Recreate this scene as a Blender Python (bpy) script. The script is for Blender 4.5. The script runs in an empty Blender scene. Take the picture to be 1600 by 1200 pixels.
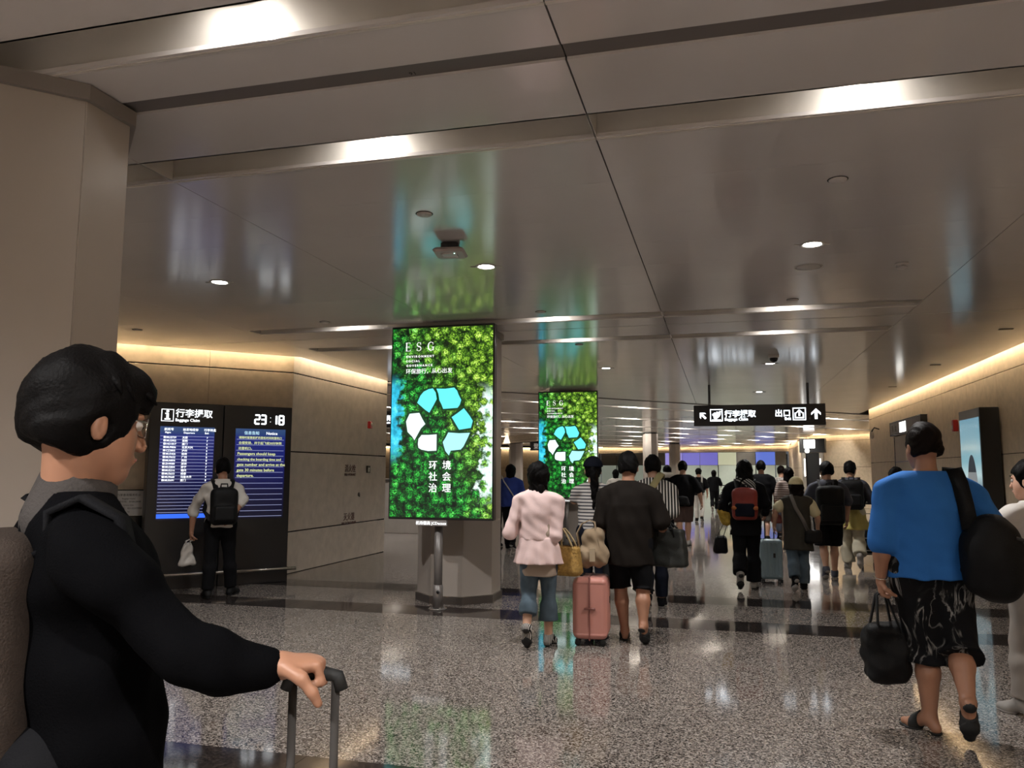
import bpy, bmesh, math, random
import numpy as np
from mathutils import Vector, Matrix, Euler
random.seed(7); rng = np.random.default_rng(7)
SC = bpy.context.scene
COL = SC.collection

# ------------------------------------------------------------------ camera
F_PX = 1243.0
YAW, PITCH, ROLL, EYE = math.radians(14.75), math.radians(6.32), math.radians(0.24), 1.5
_f = Vector((-math.sin(YAW)*math.cos(PITCH), math.cos(YAW)*math.cos(PITCH), math.sin(PITCH)))
_r = Vector((math.cos(YAW), math.sin(YAW), 0.0)); _u = _r.cross(_f)
_r2 = math.cos(ROLL)*_r + math.sin(ROLL)*_u
_u2 = -math.sin(ROLL)*_r + math.cos(ROLL)*_u
cam_data = bpy.data.cameras.new('camera'); cam = bpy.data.objects.new('camera', cam_data); COL.objects.link(cam)
cam_data.sensor_width = 36.0; cam_data.lens = 36.0*F_PX/1600.0
cam_data.clip_start = 0.05; cam_data.clip_end = 300
m3 = Matrix((_r2, _u2, -_f)).transposed()
cam.matrix_world = Matrix.Translation((0, 0, EYE)) @ m3.to_4x4()
SC.camera = cam

# ------------------------------------------------------------------ world and exposure
world = bpy.data.worlds.new('world'); SC.world = world; world.use_nodes = True
world.node_tree.nodes['Background'].inputs[0].default_value = (0.9, 0.93, 1.0, 1)
world.node_tree.nodes['Background'].inputs[1].default_value = 0.10
vs = SC.view_settings
vs.view_transform = 'Standard'; vs.look = 'None'; vs.gamma = 1.0; vs.use_curve_mapping = False
vs.exposure = 0.22
SPOT_W = 190.0        # recessed downlights
SLOT_W = 12.0        # lamps inside the ceiling slots
COVE_E = 42.0        # warm cove strips
HALL_E = 330.0        # slot lamps of the far hall

def ray_point(px, py, Y):
    """point of the world plane y = Y seen at pixel px, py of the photograph"""
    d = _f + _r2*((px-800)/F_PX) + _u2*((600-py)/F_PX)
    return Vector((0, 0, EYE)) + d*(Y/d.y)

# ------------------------------------------------------------------ materials
def srgb(h):
    c = [int(h[i:i+2], 16)/255 for i in (0, 2, 4)]
    return tuple(x/12.92 if x <= .04045 else ((x+.055)/1.055)**2.4 for x in c)

_M = {}
def mat(name, col, rough=.6, metal=0.0, var=0.12, vscale=6.0, bump=0.0, bscale=60.0, emit=None, estr=0.0, spec=None, coat=0.0):
    if name in _M: return _M[name]
    if spec is None: spec = .12 if rough >= .78 else .5      # cloth hardly shines
    m = bpy.data.materials.new(name); m.use_nodes = True
    nt = m.node_tree; b = nt.nodes['Principled BSDF']
    if isinstance(col, str): col = srgb(col)
    b.inputs['Roughness'].default_value = rough; b.inputs['Metallic'].default_value = metal
    b.inputs['Specular IOR Level'].default_value = spec
    if coat: b.inputs['Coat Weight'].default_value = coat; b.inputs['Coat Roughness'].default_value = .08
    tc = nt.nodes.new('ShaderNodeTexCoord')
    if var > 0:
        n = nt.nodes.new('ShaderNodeTexNoise'); n.inputs['Scale'].default_value = vscale; n.inputs['Detail'].default_value = 4
        r = nt.nodes.new('ShaderNodeValToRGB')
        r.color_ramp.elements[0].position = .3; r.color_ramp.elements[1].position = .7
        r.color_ramp.elements[0].color = (*[c*(1-var) for c in col], 1)
        r.color_ramp.elements[1].color = (*[min(1, c*(1+var)) for c in col], 1)
        nt.links.new(tc.outputs['Object'], n.inputs['Vector']); nt.links.new(n.outputs['Fac'], r.inputs['Fac'])
        nt.links.new(r.outputs['Color'], b.inputs['Base Color'])
    else:
        b.inputs['Base Color'].default_value = (*col, 1)
    if bump > 0:
        n2 = nt.nodes.new('ShaderNodeTexNoise'); n2.inputs['Scale'].default_value = bscale; n2.inputs['Detail'].default_value = 3
        bp = nt.nodes.new('ShaderNodeBump'); bp.inputs['Strength'].default_value = bump; bp.inputs['Distance'].default_value = .01
        nt.links.new(tc.outputs['Object'], n2.inputs['Vector']); nt.links.new(n2.outputs['Fac'], bp.inputs['Height'])
        nt.links.new(bp.outputs['Normal'], b.inputs['Normal'])
    if emit is not None:
        if isinstance(emit, str): emit = srgb(emit)
        b.inputs['Emission Color'].default_value = (*emit, 1); b.inputs['Emission Strength'].default_value = estr
    _M[name] = m
    return m

def stripes(name, ca, cb, scale, axis='X', rough=.8, width=.5):
    """woven stripes along one object axis"""
    if name in _M: return _M[name]
    m = bpy.data.materials.new(name); m.use_nodes = True
    nt = m.node_tree; b = nt.nodes['Principled BSDF']; b.inputs['Roughness'].default_value = rough; b.inputs['Specular IOR Level'].default_value = .12
    tc = nt.nodes.new('ShaderNodeTexCoord'); w = nt.nodes.new('ShaderNodeTexWave')
    w.wave_type = 'BANDS'; w.bands_direction = axis; w.inputs['Scale'].default_value = scale
    w.inputs['Distortion'].default_value = .6; w.inputs['Detail'].default_value = 1; w.inputs['Detail Scale'].default_value = .4
    r = nt.nodes.new('ShaderNodeValToRGB'); r.color_ramp.interpolation = 'LINEAR'
    r.color_ramp.elements[0].position = width-.06; r.color_ramp.elements[1].position = width+.06
    r.color_ramp.elements[0].color = (*srgb(ca), 1); r.color_ramp.elements[1].color = (*srgb(cb), 1)
    nt.links.new(tc.outputs['Object'], w.inputs['Vector']); nt.links.new(w.outputs['Fac'], r.inputs['Fac'])
    nt.links.new(r.outputs['Color'], b.inputs['Base Color'])
    _M[name] = m
    return m

def glow(name, col, strength):
    return mat(name, (0.02, 0.02, 0.02), .5, var=0, emit=col, estr=strength)

def granite(name, stops, scale, rough=.07):
    if name in _M: return _M[name]
    m = bpy.data.materials.new(name); m.use_nodes = True
    nt = m.node_tree; b = nt.nodes['Principled BSDF']
    b.inputs['Roughness'].default_value = rough
    b.inputs['IOR'].default_value = 1.5
    tc = nt.nodes.new('ShaderNodeTexCoord'); geo = nt.nodes.new('ShaderNodeNewGeometry')
    v = nt.nodes.new('ShaderNodeTexVoronoi'); v.inputs['Scale'].default_value = scale; v.feature = 'F1'
    n = nt.nodes.new('ShaderNodeTexNoise'); n.inputs['Scale'].default_value = scale*.9; n.inputs['Detail'].default_value = 3; n.inputs['Roughness'].default_value = .7
    nt.links.new(geo.outputs['Position'], v.inputs['Vector']); nt.links.new(geo.outputs['Position'], n.inputs['Vector'])
    sep = nt.nodes.new('ShaderNodeSeparateColor'); nt.links.new(v.outputs['Color'], sep.inputs['Color'])
    mx = nt.nodes.new('ShaderNodeMath'); mx.operation = 'MULTIPLY_ADD'; mx.inputs[1].default_value = .55; mx.inputs[2].default_value = 0
    nt.links.new(sep.outputs['Red'], mx.inputs[0])
    ad = nt.nodes.new('ShaderNodeMath'); ad.operation = 'MULTIPLY_ADD'; ad.inputs[1].default_value = .45
    nt.links.new(n.outputs['Fac'], ad.inputs[0]); nt.links.new(mx.outputs[0], ad.inputs[2])
    r = nt.nodes.new('ShaderNodeValToRGB')
    els = r.color_ramp.elements
    els[0].position = stops[0][0]; els[0].color = (*srgb(stops[0][1]), 1)
    els[1].position = stops[-1][0]; els[1].color = (*srgb(stops[-1][1]), 1)
    for p, c in stops[1:-1]:
        e = els.new(p); e.color = (*srgb(c), 1)
    nt.links.new(ad.outputs[0], r.inputs['Fac']); nt.links.new(r.outputs['Color'], b.inputs['Base Color'])
    # a polished face whose gloss wanders a little
    n3 = nt.nodes.new('ShaderNodeTexNoise'); n3.inputs['Scale'].default_value = 2.0
    mr = nt.nodes.new('ShaderNodeMapRange'); mr.inputs['To Min'].default_value = rough*.6; mr.inputs['To Max'].default_value = rough*1.5
    nt.links.new(geo.outputs['Position'], n3.inputs['Vector']); nt.links.new(n3.outputs['Fac'], mr.inputs['Value'])
    nt.links.new(mr.outputs['Result'], b.inputs['Roughness'])
    _M[name] = m
    return m

# ------------------------------------------------------------------ scene objects
def link(o, parent=None):
    COL.objects.link(o)
    if parent is not None: o.parent = parent
    return o

def tag(o, label=None, cat=None, group=None, kind=None):
    if label: o['label'] = label
    if cat: o['category'] = cat
    if group: o['group'] = group
    if kind: o['kind'] = kind
    return o

def thing(name, label, cat, loc=(0, 0, 0), rz=0.0, group=None):
    o = bpy.data.objects.new(name, None); o.empty_display_size = .1
    o.location = loc; o.rotation_euler = (0, 0, rz)
    link(o); return tag(o, label, cat, group)

class MB:
    """collects shapes in one mesh"""
    def __init__(s): s.v = []; s.f = []; s.sm = []
    def add(s, vs, fs, smooth=False):
        k = len(s.v); s.v += [tuple(v) for v in vs]
        for f in fs: s.f.append(tuple(i+k for i in f)); s.sm.append(smooth)
        return s
    def box(s, c, d, rz=0.0, bevel=0.0):
        x, y, z = (k/2 for k in d)
        if bevel <= 0:
            vs = [(sx*x, sy*y, sz*z) for sz in (-1, 1) for sx, sy in ((-1, -1), (1, -1), (1, 1), (-1, 1))]
            fs = [(3, 2, 1, 0), (4, 5, 6, 7)] + [(i, (i+1) % 4, (i+1) % 4+4, i+4) for i in range(4)]
        else:
            b = bevel; vs = []; fs = []
            ring = lambda i, zz: [(-x+i, -y, zz), (x-i, -y, zz), (x, -y+i, zz), (x, y-i, zz), (x-i, y, zz), (-x+i, y, zz), (-x, y-i, zz), (-x, -y+i, zz)]
            def inner(zz): return [(px-(b if px > 0 else -b)*(.9), py-(b if py > 0 else -b)*(.9), zz) for px, py, _ in ring(b, 0)]
            rs = [inner(-z), ring(b, -z+b), ring(b, z-b), inner(z)]
            for r_ in rs: vs += r_
            fs.append(tuple(range(7, -1, -1))); fs.append(tuple(range(24, 32)))
            for k in range(3):
                for i in range(8): fs.append((k*8+i, k*8+(i+1) % 8, k*8+8+(i+1) % 8, k*8+8+i))
        ca, sa = math.cos(rz), math.sin(rz)
        return s.add([(c[0]+vx*ca-vy*sa, c[1]+vx*sa+vy*ca, c[2]+vz) for vx, vy, vz in vs], fs)
    def prism(s, poly, z0, z1, axis='z'):
        """a polygon pushed along z (or x, y)"""
        n = len(poly)
        def P(a, b, t): return (a, b, t) if axis == 'z' else ((t, a, b) if axis == 'x' else (a, t, b))
        vs = [P(a, b, z0) for a, b in poly] + [P(a, b, z1) for a, b in poly]
        fs = [tuple(range(n-1, -1, -1)), tuple(range(n, 2*n))] + [(i, (i+1) % n, (i+1) % n+n, i+n) for i in range(n)]
        return s.add(vs, fs)
    def tube(s, pts, r, n=8, closed=False):
        pts = [Vector(p) for p in pts]; rr = r if isinstance(r, (list, tuple)) else [r]*len(pts)
        vs = []; fs = []; up = None
        for i, p in enumerate(pts):
            t = (pts[min(i+1, len(pts)-1)]-pts[max(i-1, 0)]).normalized()
            if up is None:
                up = Vector((0, 0, 1)) if abs(t.z) < .9 else Vector((0, 1, 0))
            a = t.cross(up).normalized(); b = a.cross(t).normalized(); up = b
            for k in range(n):
                an = 2*math.pi*k/n; vs.append(p+rr[i]*(math.cos(an)*a+math.sin(an)*b))
        for i in range(len(pts)-1):
            for k in range(n): fs.append((i*n+k, i*n+(k+1) % n, (i+1)*n+(k+1) % n, (i+1)*n+k))
        fs.append(tuple(range(n-1, -1, -1))); fs.append(tuple(range((len(pts)-1)*n, len(pts)*n)))
        return s.add(vs, fs, True)
    def lathe(s, prof, c=(0, 0, 0), n=20, smooth=True):
        vs = []; fs = []
        for r, z in prof:
            for k in range(n):
                an = 2*math.pi*k/n; vs.append((c[0]+r*math.cos(an), c[1]+r*math.sin(an), c[2]+z))
        for i in range(len(prof)-1):
            for k in range(n): fs.append((i*n+k, i*n+(k+1) % n, (i+1)*n+(k+1) % n, (i+1)*n+k))
        fs.append(tuple(range(n-1, -1, -1))); fs.append(tuple(range((len(prof)-1)*n, len(prof)*n)))
        return s.add(vs, fs, smooth)
    def strap(s, pts, w, t, side):
        """a flat band along points; side = direction across its width"""
        pts = [Vector(p) for p in pts]; vs = []; fs = []
        for i, p in enumerate(pts):
            tg = (pts[min(i+1, len(pts)-1)]-pts[max(i-1, 0)]).normalized()
            a = Vector(side) - tg*tg.dot(Vector(side)); a.normalize(); b = tg.cross(a).normalized()
            for sa, sb in ((-1, -1), (1, -1), (1, 1), (-1, 1)): vs.append(p+a*sa*w/2+b*sb*t/2)
        for i in range(len(pts)-1):
            for k in range(4): fs.append((i*4+k, i*4+(k+1) % 4, (i+1)*4+(k+1) % 4, (i+1)*4+k))
        fs.append((3, 2, 1, 0)); fs.append(tuple(range((len(pts)-1)*4, len(pts)*4)))
        return s.add(vs, fs, True)
    def mesh(s, name, material):
        me = bpy.data.meshes.new(name); me.from_pydata(s.v, [], s.f)
        bm = bmesh.new(); bm.from_mesh(me); bmesh.ops.recalc_face_normals(bm, faces=bm.faces); bm.to_mesh(me); bm.free()
        me.polygons.foreach_set('use_smooth', s.sm)
        if material: me.materials.append(material)
        return me
    def build(s, name, material, parent=None, **kw):
        o = bpy.data.objects.new(name, s.mesh(name, material)); link(o, parent)
        return tag(o, **kw)

def text_mesh(name, body, size, material, parent, M, align='LEFT', extrude=.002, bold=0.0, **kw):
    """lettering as a mesh: M places the text plane (x along the line, y up)"""
    cu = bpy.data.curves.new('lettering', 'FONT'); cu.body = body; cu.size = size; cu.align_x = align
    cu.extrude = extrude; cu.offset = bold; cu.resolution_u = 2
    t = bpy.data.objects.new('lettering', cu); COL.objects.link(t)
    dg = bpy.context.evaluated_depsgraph_get()
    me = bpy.data.meshes.new_from_object(t.evaluated_get(dg))
    bpy.data.objects.remove(t); bpy.data.curves.remove(cu)
    me.transform(M); me.materials.clear(); me.materials.append(material); me.name = name
    o = bpy.data.objects.new(name, me); link(o, parent)
    return tag(o, **kw)

def frame_M(o, xdir, ydir=(0, 0, 1)):
    x = Vector(xdir).normalized(); y = Vector(ydir).normalized(); z = x.cross(y)
    return Matrix.Translation(o) @ Matrix((x, y, z)).transposed().to_4x4()

def clip(poly, a, b, c):
    """keep the part of a polygon where a*x + b*y <= c"""
    out = []
    for i in range(len(poly)):
        p, q = poly[i], poly[(i+1) % len(poly)]
        dp, dq = a*p[0]+b*p[1]-c, a*q[0]+b*q[1]-c
        if dp <= 0: out.append(p)
        if (dp < 0) != (dq < 0) and dp != dq:
            t = dp/(dp-dq); out.append((p[0]+(q[0]-p[0])*t, p[1]+(q[1]-p[1])*t))
    return out

def area(poly):
    return abs(sum(poly[i][0]*poly[(i+1) % len(poly)][1]-poly[(i+1) % len(poly)][0]*poly[i][1] for i in range(len(poly))))/2 if len(poly) > 2 else 0
# ------------------------------------------------------------------ the setting
Z = 3.2
M_ceil = mat('satin ceiling paint', 'c2bcb9', .15, var=.03, vscale=1.5, spec=1.0)
M_dark = mat('dark void', (0.01, 0.01, 0.01), .9, var=0)
M_slot = mat('satin trough lining', 'c9c3bb', .32, metal=.35, var=.03)
M_wall = mat('beige stone', 'c6b399', .55, var=.10, vscale=9, bump=.10, bscale=140)
M_wallg = mat('grey stone', 'bcb0a4', .5, var=.10, vscale=7, bump=.10, bscale=120)
M_led = glow('warm cove light', (1.0, .79, .52), COVE_E)
M_gran = granite('polished pale granite', [(.22, '1d1a19'), (.36, '463f3b'), (.5, '7a716b'), (.68, '948b84'), (.86, 'cbc3bb')], 115)
M_gran2 = granite('polished dark granite', [(.2, '171413'), (.45, '2c2625'), (.65, '3c3532'), (.88, '544b47')], 110)

floor = MB().box((-2, 24, -.06), (60, 100, .06)).build('floor', mat('joint grout', '3a3531', .7, var=0), kind='structure')
def tile(x0, x1, y0, y1, m):
    g = .0012
    MB().box(((x0+x1)/2, (y0+y1)/2, -.015), (x1-x0-2*g, y1-y0-2*g, .03)).build('floor_tile', m, floor)
JX = [-8.27, -7.39, -6.52, -5.65, -4.78, -3.91, -3.04, -2.165, -1.29, -.40, .50, 1.40, 2.28, 3.16, 4.05]
ROWS = [(1.6, 2.9, 0), (2.9, 3.45, 0), (3.45, 3.99, 1), (3.99, 5.35, 0), (5.35, 6.72, 0), (6.72, 8.08, 0), (8.08, 8.62, 1), (8.62, 9.62, 0),
        (9.62, 10.2, 1), (10.2, 11.6, 0), (11.6, 13.0, 0), (13.0, 14.4, 0), (14.4, 15.8, 0), (15.8, 17.2, 0), (17.2, 18.6, 0), (18.6, 20.0, 0)]
for y0, y1, dk in ROWS:
    for i in range(len(JX)-1): tile(JX[i], JX[i+1], y0, y1, M_gran2 if dk else M_gran)
# beyond the tiles that can be told apart: large fields of the same stone
for x0, x1, y0, y1 in [(-32, 28, -16, 1.6), (-32, JX[0], 1.6, 20), (JX[-1], 28, 1.6, 20), (-32, 28, 20, 74)]:
    tile(x0, x1, y0, y1, M_gran)

ceiling = MB().box((-2, 24, 3.62), (60, 100, .06)).build('ceiling', M_dark, kind='structure')
def panel(poly, m=M_ceil, z=Z, name='ceiling_panel'):
    if area(poly) < .01: return
    MB().prism(poly, z, z+.02).build(name, m, ceiling)
def inset(x0, x1, y0, y1, gx=.002, gy=.0007):
    return [(x0+gx, y0+gy), (x1-gx, y0+gy), (x1-gx, y1-gy), (x0+gx, y1-gy)]
CX = [-10.69, -8.16, -5.63, -3.1, -.585, 1.955, 3.83]
SLOTS = [(-3.80, -3.56), (-2.60, -2.36), (2.40, 2.64), (3.61, 3.87), (8.45, 8.70), (9.90, 10.16)]
def rows_between(y0, y1, n): return [(y0+(y1-y0)*k/n, y0+(y1-y0)*(k+1)/n) for k in range(n)]
CR = rows_between(-8, -3.80, 5) + [(-3.56, -3.16), (-3.08, -2.60)] + rows_between(-2.36, 2.40, 6) + [(2.64, 2.96), (3.08, 3.61)] \
   + rows_between(3.87, 8.45, 7) + [(8.70, 9.20), (9.22, 9.90)] + [(10.16, 10.62)] + rows_between(10.62, 14.2, 5) + rows_between(14.2, 26.6, 10)
for y0, y1 in CR:
    for i in range(len(CX)-1):
        p = inset(CX[i], CX[i+1], y0, y1, .004 if CX[i] in (-.585,) or CX[i+1] == -.585 else .0015)
        if y1 <= 10.63: p = clip(p, -1, 1, 16.70)
        elif y1 <= 14.21: p = clip(p, -1, 0, 6.07)
        p = clip(p, -1, 1, 20.78)
        panel(p)
for y0, y1, zz in [(2.96, 3.08, 3.212), (-3.16, -3.08, 3.212), (9.20, 9.22, 3.23)]:      # the wide shadow joint between two slots
    for i in range(len(CX)-1):
        panel(inset(CX[i], CX[i+1], y0, y1, .003), mat('grey joint strip', '5f5854', .5, var=0), zz, 'joint_strip')
text_mesh('marking', '16', .035, mat('pencil grey', '3a3634', .8, var=0), ceiling, frame_M((-1.235, 3.04, 3.211), (1, 0, 0), (0, 1, 0)) @ Matrix.Rotation(math.pi, 4, 'Y'), extrude=.0004)
def trough(x0, x1, y0, y1, name='light_trough'):
    # open below; the far side leans out and catches the lamps
    s = MB(); h = .17
    s.prism([(y0-.012, Z), (y0, Z), (y0, Z+h), (y1, Z+h), (y1+.02, Z-.004), (y1+.035, Z-.004), (y1+.015, Z+h+.012), (y0-.012, Z+h+.012)], x0, x1, 'x')
    for x in (x0, x1): s.box((x, (y0+y1)/2, Z+h/2), (.01, y1-y0, h))
    return s.build(name, M_slot, ceiling)
for k, (y0, y1) in enumerate(SLOTS):
    lo, hi = (-5.55, 1.95) if k >= 4 else (-8.1, 3.8)
    if k < 4:
        for i in range(1, len(CX)-1): trough(CX[i]+.002, CX[i+1]-.002, y0, y1)
    else:
        trough(lo, -.59, y0, y1); trough(-.58, hi, y0, y1)
        for a, b in ((-10.6, lo-.006), (hi+.006, 3.82)):
            panel(clip(inset(a, b, y0, y1), -1, 1, 16.7))

# far hall: its ceiling grid is turned by 45 degrees
S2 = math.sqrt(.5)
def uv(u, v): return (S2*(u-v), S2*(u+v))
HV = [16.25, 19.75, 23.1, 26.2, 29.3, 33.1, 36.6, 40.0]
VB = [14.72] + sum([[v, v+.26] for v in HV], []) + [44]
def hall_ok(poly):
    return all(p[1] > 10 for p in poly) and any(-24 < p[0] < 12 for p in poly) and any(p[1] < 62 for p in poly)
for j in range(0, len(VB), 2):
    for k in range(22):
        u0 = 4.1+2.65*k; u1 = u0+2.65
        q = [(u0+.004, VB[j]+.004), (u1-.004, VB[j]+.004), (u1-.004, VB[j+1]-.002), (u0+.004, VB[j+1]-.002)]
        p = [uv(*w) for w in q]
        if not hall_ok(p): continue
        cx = sum(w[0] for w in p)/4; cy = sum(w[1] for w in p)/4
        if cy < 23.4: p = clip(p, 1, 0, 3.83)
        if cx > 4.0 and cy > 24: p = clip(p, .774, .633, 28.22)
        elif cy > 38: p = clip(p, 1, 0, 3.93)
        if cy > 45: p = clip(p, .35, .937, 50.9)
        panel(p)
def hall_trough(v):
    s = MB(); h = .15; a, b = v, v+.26
    prof = [(a-.012, Z), (a, Z), (a, Z+h), (b, Z+h), (b+.02, Z-.004), (b+.035, Z-.004), (b+.015, Z+h+.012), (a-.012, Z+h+.012)]
    u0, u1 = max(4.1, 0), 4.1+2.65*22
    n = len(prof); vs = [(*uv(u0, p[0]), p[1]) for p in prof]+[(*uv(u1, p[0]), p[1]) for p in prof]
    s.add(vs, [tuple(range(n)), tuple(range(n, 2*n))]+[(i, (i+1) % n, (i+1) % n+n, i+n) for i in range(n)])
    s.build('light_trough', M_slot, ceiling)
for v in HV: hall_trough(v)
# strips closing the edge between the two ceilings
e0, e1 = uv(4.1, 14.68), uv(4.1+2.65*14, 14.68)
MB().prism([uv(4.1, 14.69), uv(24, 14.69), uv(24, 14.73), uv(4.1, 14.73)], Z-.012, Z+.03).build('edge_strip', mat('edge trim', '4a4441', .4, var=0), ceiling)

def stone_wall(name, a, b, zs, step, m, thick=.03, back=.25, led=True, gap=.006, ztop=3.42):
    """a wall from a to b whose stone panels face the left-hand side of a->b"""
    a = Vector((*a, 0)); b = Vector((*b, 0)); d = (b-a); L = d.length; d.normalize(); n = Vector((-d.y, d.x, 0))
    rz = math.atan2(d.y, d.x); c = (a+b)/2 - n*(thick+back/2)
    z0_ = zs[0]
    w = MB().box((c.x, c.y, (z0_+ztop)/2), (L, back, ztop-z0_), rz).build(name, M_dark, kind='structure')
    k = max(1, round(L/step)); pw = L/k
    for i in range(k):
        for z0, z1 in zip(zs[:-1], zs[1:]):
            q = a + d*(pw*(i+.5)) - n*thick/2
            MB().box((q.x, q.y, (z0+z1)/2), (pw-.004, thick, z1-z0-gap*2), rz, bevel=.003).build('stone_panel', m, w)
    if led:
        q = (a+b)/2 + n*.125
        s = MB().box((q.x, q.y, 3.30), (L, .03, .012), rz)
        s.build('light_strip', M_led, w)
    return w
ZS = [0.0, .61, 1.79, 2.97, 3.4]
wr_ = stone_wall('wall_right', (3.95, -8.0), (3.95, 23.7), ZS, 1.51, M_wall, gap=.005)
stone_wall('wall_right_return', (3.95, 23.7), (12, 23.75), ZS, 2.0, M_wall, led=False)
stone_wall('wall_left_angled', (-6.2, 10.65), (-9.6, 7.25), ZS, 1.25, M_wall, gap=.008)
stone_wall('wall_left', (-6.2, 14.13), (-6.2, 10.65), ZS, 3.48, M_wallg, gap=.009)
stone_wall('wall_left_end', (-14, 14.16), (-6.2, 14.13), ZS, 2.6, M_wallg, led=False)
stone_wall('wall_left_near', (-9.6, 7.25), (-9.6, -8), ZS, 2.5, M_wall, led=False)
stone_wall('wall_back', (-9.6, -8), (3.95, -8), ZS, 2.5, M_wallg, led=False)
stone_wall('wall_lobby', (9.5, 33.2), (4.02, 39.9), ZS, 2.9, M_wall)
stone_wall('wall_far_right', (4.02, 39.9), (4.06, 52.9), ZS, 3.2, M_wall)

stone_wall('wall_far_header', (4.06, 52.9), (-11.0, 58.53), [2.86, 2.97, 3.4], 3.0, M_wall)
stone_wall('wall_hall_left', (-7.6, 34.0), (-16.4, 45.1), [2.86, 2.97, 3.4], 3.0, M_wall)
stone_wall('wall_hall_back', (-10, 62), (-34, 50), [0, 1.8, 3.4], 3.0, M_wall)
# ------------------------------------------------------------------ lamps of the ceiling
M_lamp = glow('white lamp', (1.0, .97, .92), 40)
M_ring = mat('white lamp ring', 'b9b4ae', .35, var=0)
M_black = mat('black gloss', (.008, .008, .009), .25, var=0)
def add_spot(parent, loc, watts, ang, blend=.5, col=(1, .98, .955), rad=.04, rot=(0, 0, 0)):
    ld = bpy.data.lights.new('spot', 'SPOT'); ld.energy = watts; ld.spot_size = ang; ld.spot_blend = blend; ld.color = col; ld.shadow_soft_size = rad
    o = bpy.data.objects.new('lamp_light', ld); o.location = loc; o.rotation_euler = rot; link(o, parent)
def downlight(x, y, label, group=None, watts=1.0):
    t = thing('ceiling_downlight', label, 'light', (x, y, Z), 0, group)
    MB().lathe([(.088, -.001), (.088, -.006), (.078, -.009), (.068, -.006), (.066, -.001)], n=24).build('ring', M_ring, t)
    MB().lathe([(.064, -.0035), (.064, -.002)], n=24).build('lens', M_lamp, t)
    s = MB()
    for sx in (-1, 1): s.box((sx*.105, sx*.012, -.004), (.05, .012, .006), .5)
    s.build('spring_clip', M_ring, t, kind='stuff')
    add_spot(t, (0, 0, -.03), SPOT_W*watts, math.radians(150), .8)
downlight(-4.36, 6.15, 'round white downlight in the ceiling left of the access point')
downlight(-1.86, 6.20, 'round white downlight beside the access point on the ceiling')
downlight(.69, 6.16, 'round white downlight above the man in blue')
downlight(-1.80, 12.88, 'small white downlight just above the second advertising screen')
downlight(.76, 12.91, 'small white downlight behind the dome camera')
downlight(.79, 17.4, 'small white downlight right above the hanging exit sign')
for x, y in ((-7.6, 15.9), (-9.4, 18.3)):
    downlight(x, y, 'white downlight of the left passage hidden behind the wall and the screen', 'downlights of the left passage')
for y in (-6.2, -.3):
    for x in (-6.9, -4.36, -1.86, .69, 3.2):
        downlight(x, y, 'white ceiling downlight behind the viewpoint', 'downlights behind the viewpoint', 1.9)

def slot_lamp(x, y, label, group=None):
    t = thing('slot_lamp', label, 'light', (x, y, Z+.165), 0, group)
    MB().lathe([(.05, .003), (.055, -.012), (.04, -.016), (.03, -.010)], n=16).build('ring', M_ring, t)
    MB().lathe([(.034, -.012), (.034, -.010)], n=16).build('lens', M_lamp, t)
    add_spot(t, (0, -.075, -.03), SLOT_W, math.radians(155), 1.0, (1, .97, .93), .02, (math.radians(52), 0, 0))
SL = {2: ('first', 2.53), 3: ('second', 3.75), 4: ('third', 8.59), 5: ('fourth', 10.04)}
for k, (nm, yc) in SL.items():
    for x, where in ((-4.30, 'far left'), (-1.82, 'middle'), (.68, 'right')):
        seen = not (k == 2 and x > 0) and not (k in (2, 3) and x < -4)
        if seen: slot_lamp(x, yc, '%s lamp lighting the %s ceiling slot from the viewpoint' % (where, nm))
        else: slot_lamp(x, yc, 'lamp in a near ceiling slot beyond the edge of the picture', 'slot lamps beyond the picture edge')
for yc in (-3.68, -2.48):
    for x in (-6.9, -4.3, -1.82, .68, 3.2): slot_lamp(x, yc, 'lamp in a ceiling slot behind the viewpoint', 'slot lamps behind the viewpoint')
M_hall = glow('white hall lamp', (1.0, .96, .88), HALL_E)
proto = None
for v in HV:
    for k in range(16):
        u = 8.1+2.65*k; x, y = uv(u, v+.10)
        if x > 3.6 and y < 24.3: continue
        if .774*x+.633*y > 28.0 and x > 4: continue
        if (x > 3.9 and y > 38) or   .35*x+.937*y > 49.3 or x < -15 or y > 60 or y < 14: continue
        if y < 15.5 or (x-(-4.2))*.78+(y-36)*.0 < -14: continue
        if proto is None:
            proto = MB().box((0, 0, .14), (.34, .11, .02), math.pi/4, bevel=.005).build('hall_lamp', M_hall); o = proto
        else:
            o = proto.copy(); COL.objects.link(o)
        o.location = (x, y, Z)
        tag(o, 'white lamp recessed in a slot of the far hall ceiling', 'light', 'lamps in the far hall slots')

# small fittings on the ceiling
M_white = mat('white plastic', 'b5afab', .45, var=0)
def sprinkler(x, y, label, group=None, name='sprinkler_cover'):
    o = MB().lathe([(.0, .0), (.05, .0), (.052, -.004), (.046, -.011), (.02, -.014), (.0, -.014)], n=20).build(name, M_white)
    o.location = (x, y, Z); tag(o, label, 'sprinkler', group)
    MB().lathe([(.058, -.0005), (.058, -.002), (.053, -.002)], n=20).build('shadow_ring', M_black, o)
sprinkler(-1.87, 4.80, 'round sprinkler cover on the ceiling left of the access point')
sprinkler(.69, 4.80, 'round sprinkler cover on the bare ceiling above the right downlight')
sprinkler(-4.36, 8.13, 'round sprinkler cover beside the left end of the third slot')
sprinkler(-1.83, 8.14, 'round sprinkler cover above the middle of the third slot')
sprinkler(.71, 8.14, 'round sprinkler cover above the right lamp of the third slot')
sprinkler(-1.81, 10.38, 'round sprinkler cover right after the fourth slot')
sprinkler(-6.82, 8.05, 'round sprinkler cover close to the big left column')
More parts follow.
